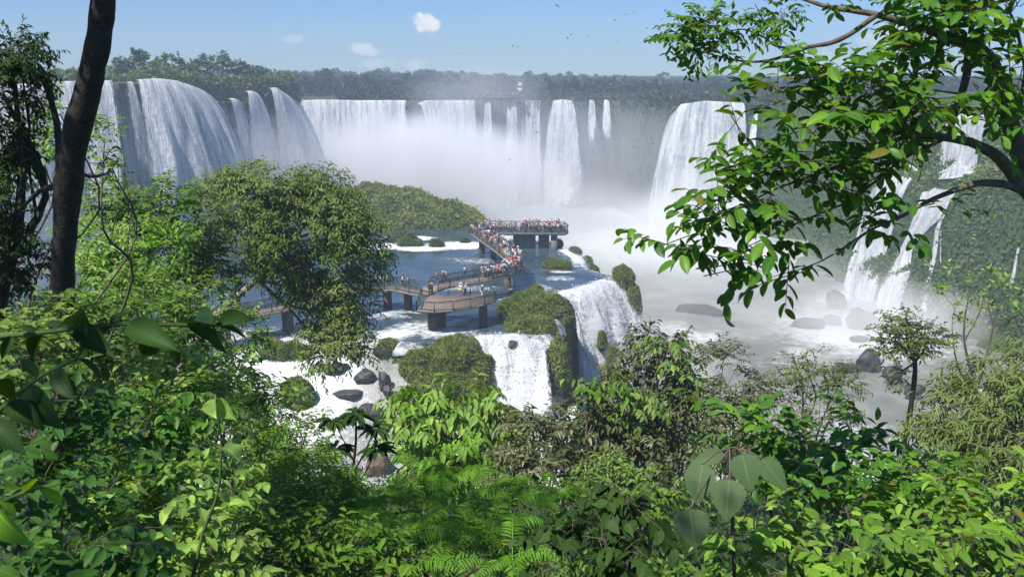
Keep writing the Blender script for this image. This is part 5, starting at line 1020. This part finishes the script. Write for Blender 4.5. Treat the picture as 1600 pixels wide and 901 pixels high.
# right foreground
pl('shrub', 'glossy dark green shrub standing before the silty river', 'shrub', [(1150, 670, 7.4, 50, 34), (1210, 680, 7.4, 50, 40), (1280, 700, 7.3, 56, 40), (1340, 690, 7.4, 40, 34), (1250, 745, 7, 80, 34), (1360, 735, 7, 50, 30)], .16, .075, 'leaf_gloss', 'oval', 2.32, .3, base=P(1260, 960, d=7), twigs=True)
pl('shrub', 'bright bush in the lower right with upright leaf rosettes', 'shrub', [(1390, 770, 6, 66, 36), (1320, 800, 5.6, 66, 36), (1440, 810, 5.6, 70, 36)], .14, .066, 'leaf_gloss', 'oval', 2.61, .15, base=P(1390, 1000, d=5.5), twigs=True)
pl('shrub', 'broad bush at the right edge under the bamboo', 'shrub', [(1530, 780, 6, 66, 34), (1580, 820, 5.4, 60, 46), (1500, 840, 5.2, 70, 36)], .13, .06, 'leaf_bright', 'oval', 2.90, .35, base=P(1550, 1020, d=5.3), twigs=True)
pl('shrub', 'light green bush along the bottom right border', 'shrub', [(1250, 850, 4.8, 76, 36), (1370, 870, 4.5, 76, 34), (1180, 880, 4.6, 70, 30)], .11, .06, 'leaf_bright', 'oval', 2.75, .3, base=P(1270, 1100, d=4.4), twigs=True)
pl('shrub', 'leafy bush in the bottom right corner', 'shrub', [(1480, 890, 4.2, 90, 34), (1580, 880, 4.2, 70, 40)], .105, .055, 'leaf_mid', 'oval', 2.90, .3, base=P(1530, 1150, d=4.1), twigs=True)
pl('bamboo', 'bamboo like bush with narrow drooping leaves at the right edge', 'bamboo', [(1490, 640, 20, 44, 34), (1450, 690, 20, 36, 34), (1520, 690, 19, 50, 40), (1570, 640, 19, 44, 50), (1590, 570, 20, 34, 34), (1585, 710, 18, 50, 46), (1530, 590, 21, 30, 22), (1460, 740, 17, 46, 24)], .26, .055, 'leaf_fresh', 'lance', 3.19, .7, 'bark_pale', base=P(1530, 850, d=18), twigs=True, srad=.04)
pl('tree', 'small slender tree with a round crown on the right', 'tree', [(1420, 510, 38, 40, 20), (1392, 535, 38, 26, 18), (1450, 530, 38, 26, 20), (1425, 550, 38, 34, 20), (1400, 585, 38, 16, 12)], .3, .12, 'leaf_olive', 'oval2', 3.77, .3, 'bark_dark', trunk=ppath([(1414, 740, 38, .15), (1416, 690, 38, .14), (1424, 630, 38, .12), (1429, 590, 38, .11), (1430, 565, 38, .09)]), base=P(1414, 760, d=38), leafpart='crown', stempart='trunk')
bt = thing('tree', P(1528, 740, d=30), 'nearly bare tree with reddish twigs and a few yellow green leaves at right', 'tree'); sm = MB(); fm = MB(); tips = []
BL = [[(1528, 740, 30, .11), (1526, 660, 30, .09), (1524, 600, 30, .075)], [(1524, 600, 30, .07), (1512, 560, 30, .05), (1506, 520, 30, .035), (1512, 470, 30, .02), (1520, 440, 30, .01)], [(1525, 610, 30, .06), (1540, 560, 30, .045), (1552, 510, 30, .03), (1560, 465, 30, .016), (1572, 440, 30, .008)], [(1524, 612, 30, .05), (1500, 580, 30, .035), (1490, 540, 30, .022), (1488, 500, 30, .012), (1496, 470, 30, .008)],
      [(1540, 560, 30, .035), (1570, 520, 30, .022), (1590, 490, 30, .012), (1606, 470, 30, .008)], [(1526, 640, 30, .05), (1500, 615, 30, .035), (1478, 600, 30, .02), (1462, 590, 30, .012)], [(1508, 530, 30, .025), (1530, 490, 30, .016), (1538, 455, 30, .008)], [(1552, 510, 30, .02), (1545, 475, 30, .012), (1550, 440, 30, .007)], [(1530, 620, 30, .04), (1560, 590, 30, .028), (1590, 560, 30, .016)]]
for l in BL:
    sp = smooth_path(ppath(l), 5); tube(sm, sp[:, :3], sp[:, 3], 6, .1); 
    for q in range(5 if len(l) > 3 else 0):
        s0 = sp[rng.integers(len(sp) // 2, len(sp)), :3]; e = s0 + rng.normal(size=3) * [.4, .4, .3] + [0, 0, .4]; tube(sm, [s0, (s0 + e) / 2 + rng.normal(size=3) * .06, e], [.012, .009, .005], 4); tips.append(e)
    tips.append(sp[-1, :3])
for e in tips:
    k = 9; put_leaves(fm, 'oval2', e + rvec(k) * .16, rvec(k) + np.array([0, 0, .2]), rvec(k) + np.array([0, 0, .8]), rng.uniform(.16, .28, k), rng.uniform(.08, .13, k))
fm.build('crown', M['leaf_bright'], bt); sm.build('trunk', M['bark'], bt, smooth=True)
# plant with very large grey green leaves
lp = thing('broad_leaf_plant', P(1140, 930, d=4.6), 'plant with six very large grey green toothed leaves', 'plant'); sm = MB()
for x, y, tx, ty, d, Lp, Wp in ((1098, 724, 1088, 782, 4.6, .22, .17), (1160, 708, 1172, 762, 4.5, .22, .18), (1140, 748, 1134, 808, 4.45, .22, .19), (1078, 794, 1086, 852, 4.4, .21, .19), (1190, 716, 1228, 762, 4.65, .24, .14), (1130, 706, 1082, 724, 4.8, .24, .10)):
    a = P(x, y, d=d); b = P(tx, ty, d=d - .10); m = MB(); ax = b - a; put_leaves(m, 'heart', a[None], ax[None], np.array([[-.35, -.75, .75]]), np.linalg.norm(ax) * 1.12, np.linalg.norm(ax) * Wp / Lp)
    # finer blade: subdivide by a toothed margin
    n = 22; t = np.linspace(0, 1, n); axn = ax / np.linalg.norm(ax); nr = np.array([-.30, -.70, .75]); nr -= axn * (nr @ axn); nr /= np.linalg.norm(nr); sdv = np.cross(axn, nr); Lg = np.linalg.norm(ax) * 1.1
    wv = np.sin(np.pi * np.clip(t, 0, 1) ** .62) ** .85 * .5 * Wp / Lp * Lg ; wv[0] = wv[-1] = .002
    rows = []
    for s in (-1, -.5, 0, .5, 1): rows.append(a + axn * (t * Lg)[:, None] + sdv * (s * wv * (1 + (.07 * np.where(np.arange(n) % 2, 1, -1) if abs(s) == 1 else 0)))[:, None] + nr * (.10 * abs(s) * wv * 1.2 - .16 * Lg * t ** 2 + .0015 * abs(s) * np.sin(t * 40 - 6 * abs(s)))[:, None])
    m = MB(); m.add(np.array(rows).reshape(-1, 3), grid_faces(n, 5), lu=np.array([[s * .5, q] for s in (-1, -.5, 0, .5, 1) for q in t])); m.build('leaf', M['leaf_broad'], lp, smooth=True)
    j = P(1140, 700, d=4.7); tube(sm, smooth_path([j, (j + a) / 2 + [0, 0, .02], a], 4), .006, 5)
sp = smooth_path([P(1150, 1000, d=4.6), P(1146, 850, d=4.7), P(1140, 700, d=4.7)], 5); tube(sm, sp, .012, 6); sm.build('stem', M['bark'], lp, smooth=True)
# close dark branches on the left, out of focus
def branch(label, path, leaves, mat, L, Wd, kind='fine', name='branch', sz=.74):
    root = thing(name, P(*path[0][:2], d=path[0][2]), label, 'branch'); sm = MB(); sp = smooth_path(ppath(path), 6); tube(sm, sp[:, :3], sp[:, 3], 6, .08); sm.build('stem', M['stem_green'], root, smooth=True); fm = MB()
    for x, y, tx, ty, d in leaves:
        a = P(x, y, d=d); b = P(x + (tx - x) * sz, y + (ty - y) * sz, d=d * rng.uniform(.93, 1.03)); ax = b - a; put_leaves(fm, kind, a[None], ax[None], np.array([[rng.normal() * .4 - .2, -.5 + rng.normal() * .3, .8]]), np.linalg.norm(ax) * .92, np.linalg.norm(ax) * Wd / L * .8)
    fm.build('foliage', M[mat], root); return root
branch('dark leafy branch stretching in from the left edge', [(-60, 530, 2.6, .010), (60, 520, 2.6, .009), (160, 508, 2.6, .008), (250, 507, 2.6, .007), (340, 508, 2.6, .005)],
       [(70, 519, 30, 562, 2.6), (120, 512, 185, 560, 2.58), (60, 520, 10, 500, 2.6), (120, 512, 60, 480, 2.62), (140, 506, 60, 492, 2.55), (170, 507, 215, 470, 2.6), (200, 508, 290, 545, 2.55), (250, 506, 205, 598, 2.6), (262, 540, 300, 590, 2.6), (290, 508, 380, 545, 2.6), (330, 508, 420, 520, 2.6), (335, 508, 345, 570, 2.6), (340, 508, 400, 480, 2.6), (120, 510, 150, 590, 2.6), (20, 522, -10, 580, 2.6), (300, 508, 330, 470, 2.62), (180, 507, 120, 545, 2.6)], 'leaf_dark', .2, .085)
branch('blurred large leaved branch low at the left edge', [(-80, 700, 1.9, .007), (0, 640, 1.9, .006), (60, 590, 1.9, .005), (120, 560, 1.95, .004)],
       [(10, 632, 85, 672, 1.9), (40, 605, 100, 690, 1.95), (75, 585, 150, 630, 1.9), (20, 625, -40, 560, 1.9), (60, 590, 20, 540, 1.9), (90, 575, 110, 640, 1.9), (120, 560, 190, 600, 1.95), (-20, 660, 60, 720, 1.9)], 'leaf_dark', .2, .10)
branch('blurred broad leaves in the lower left corner', [(-60, 830, 1.7, .006), (-10, 790, 1.7, .005), (50, 765, 1.7, .004), (95, 755, 1.7, .003)],
       [(-10, 788, 48, 886, 1.7), (0, 785, 42, 815, 1.68), (60, 760, 122, 800, 1.7), (-20, 800, -10, 880, 1.7), (40, 768, 10, 730, 1.7)], 'leaf_bright', .2, .10)
branch('green climbing vine stem rising through the left bushes', [(300, 905, 4.2, .012), (318, 830, 4.3, .011), (340, 770, 4.35, .009), (346, 700, 4.4, .008), (342, 660, 4.4, .006), (336, 620, 4.4, .004)], [(340, 770, 375, 790, 4.3), (346, 700, 380, 690, 4.4), (336, 622, 318, 650, 4.4), (338, 630, 362, 655, 4.4), (320, 826, 290, 850, 4.3)], 'leaf_bright', .1, .05, name='vine')
branch('pale bent dead stick poking up at bottom right', [(1392, 905, 4.2, .010), (1382, 880, 4.2, .010), (1370, 864, 4.2, .008), (1362, 858, 4.2, .004)], [(1370, 864, 1360, 880, 4.2)], 'leaf_dry', .1, .03, name='stick')
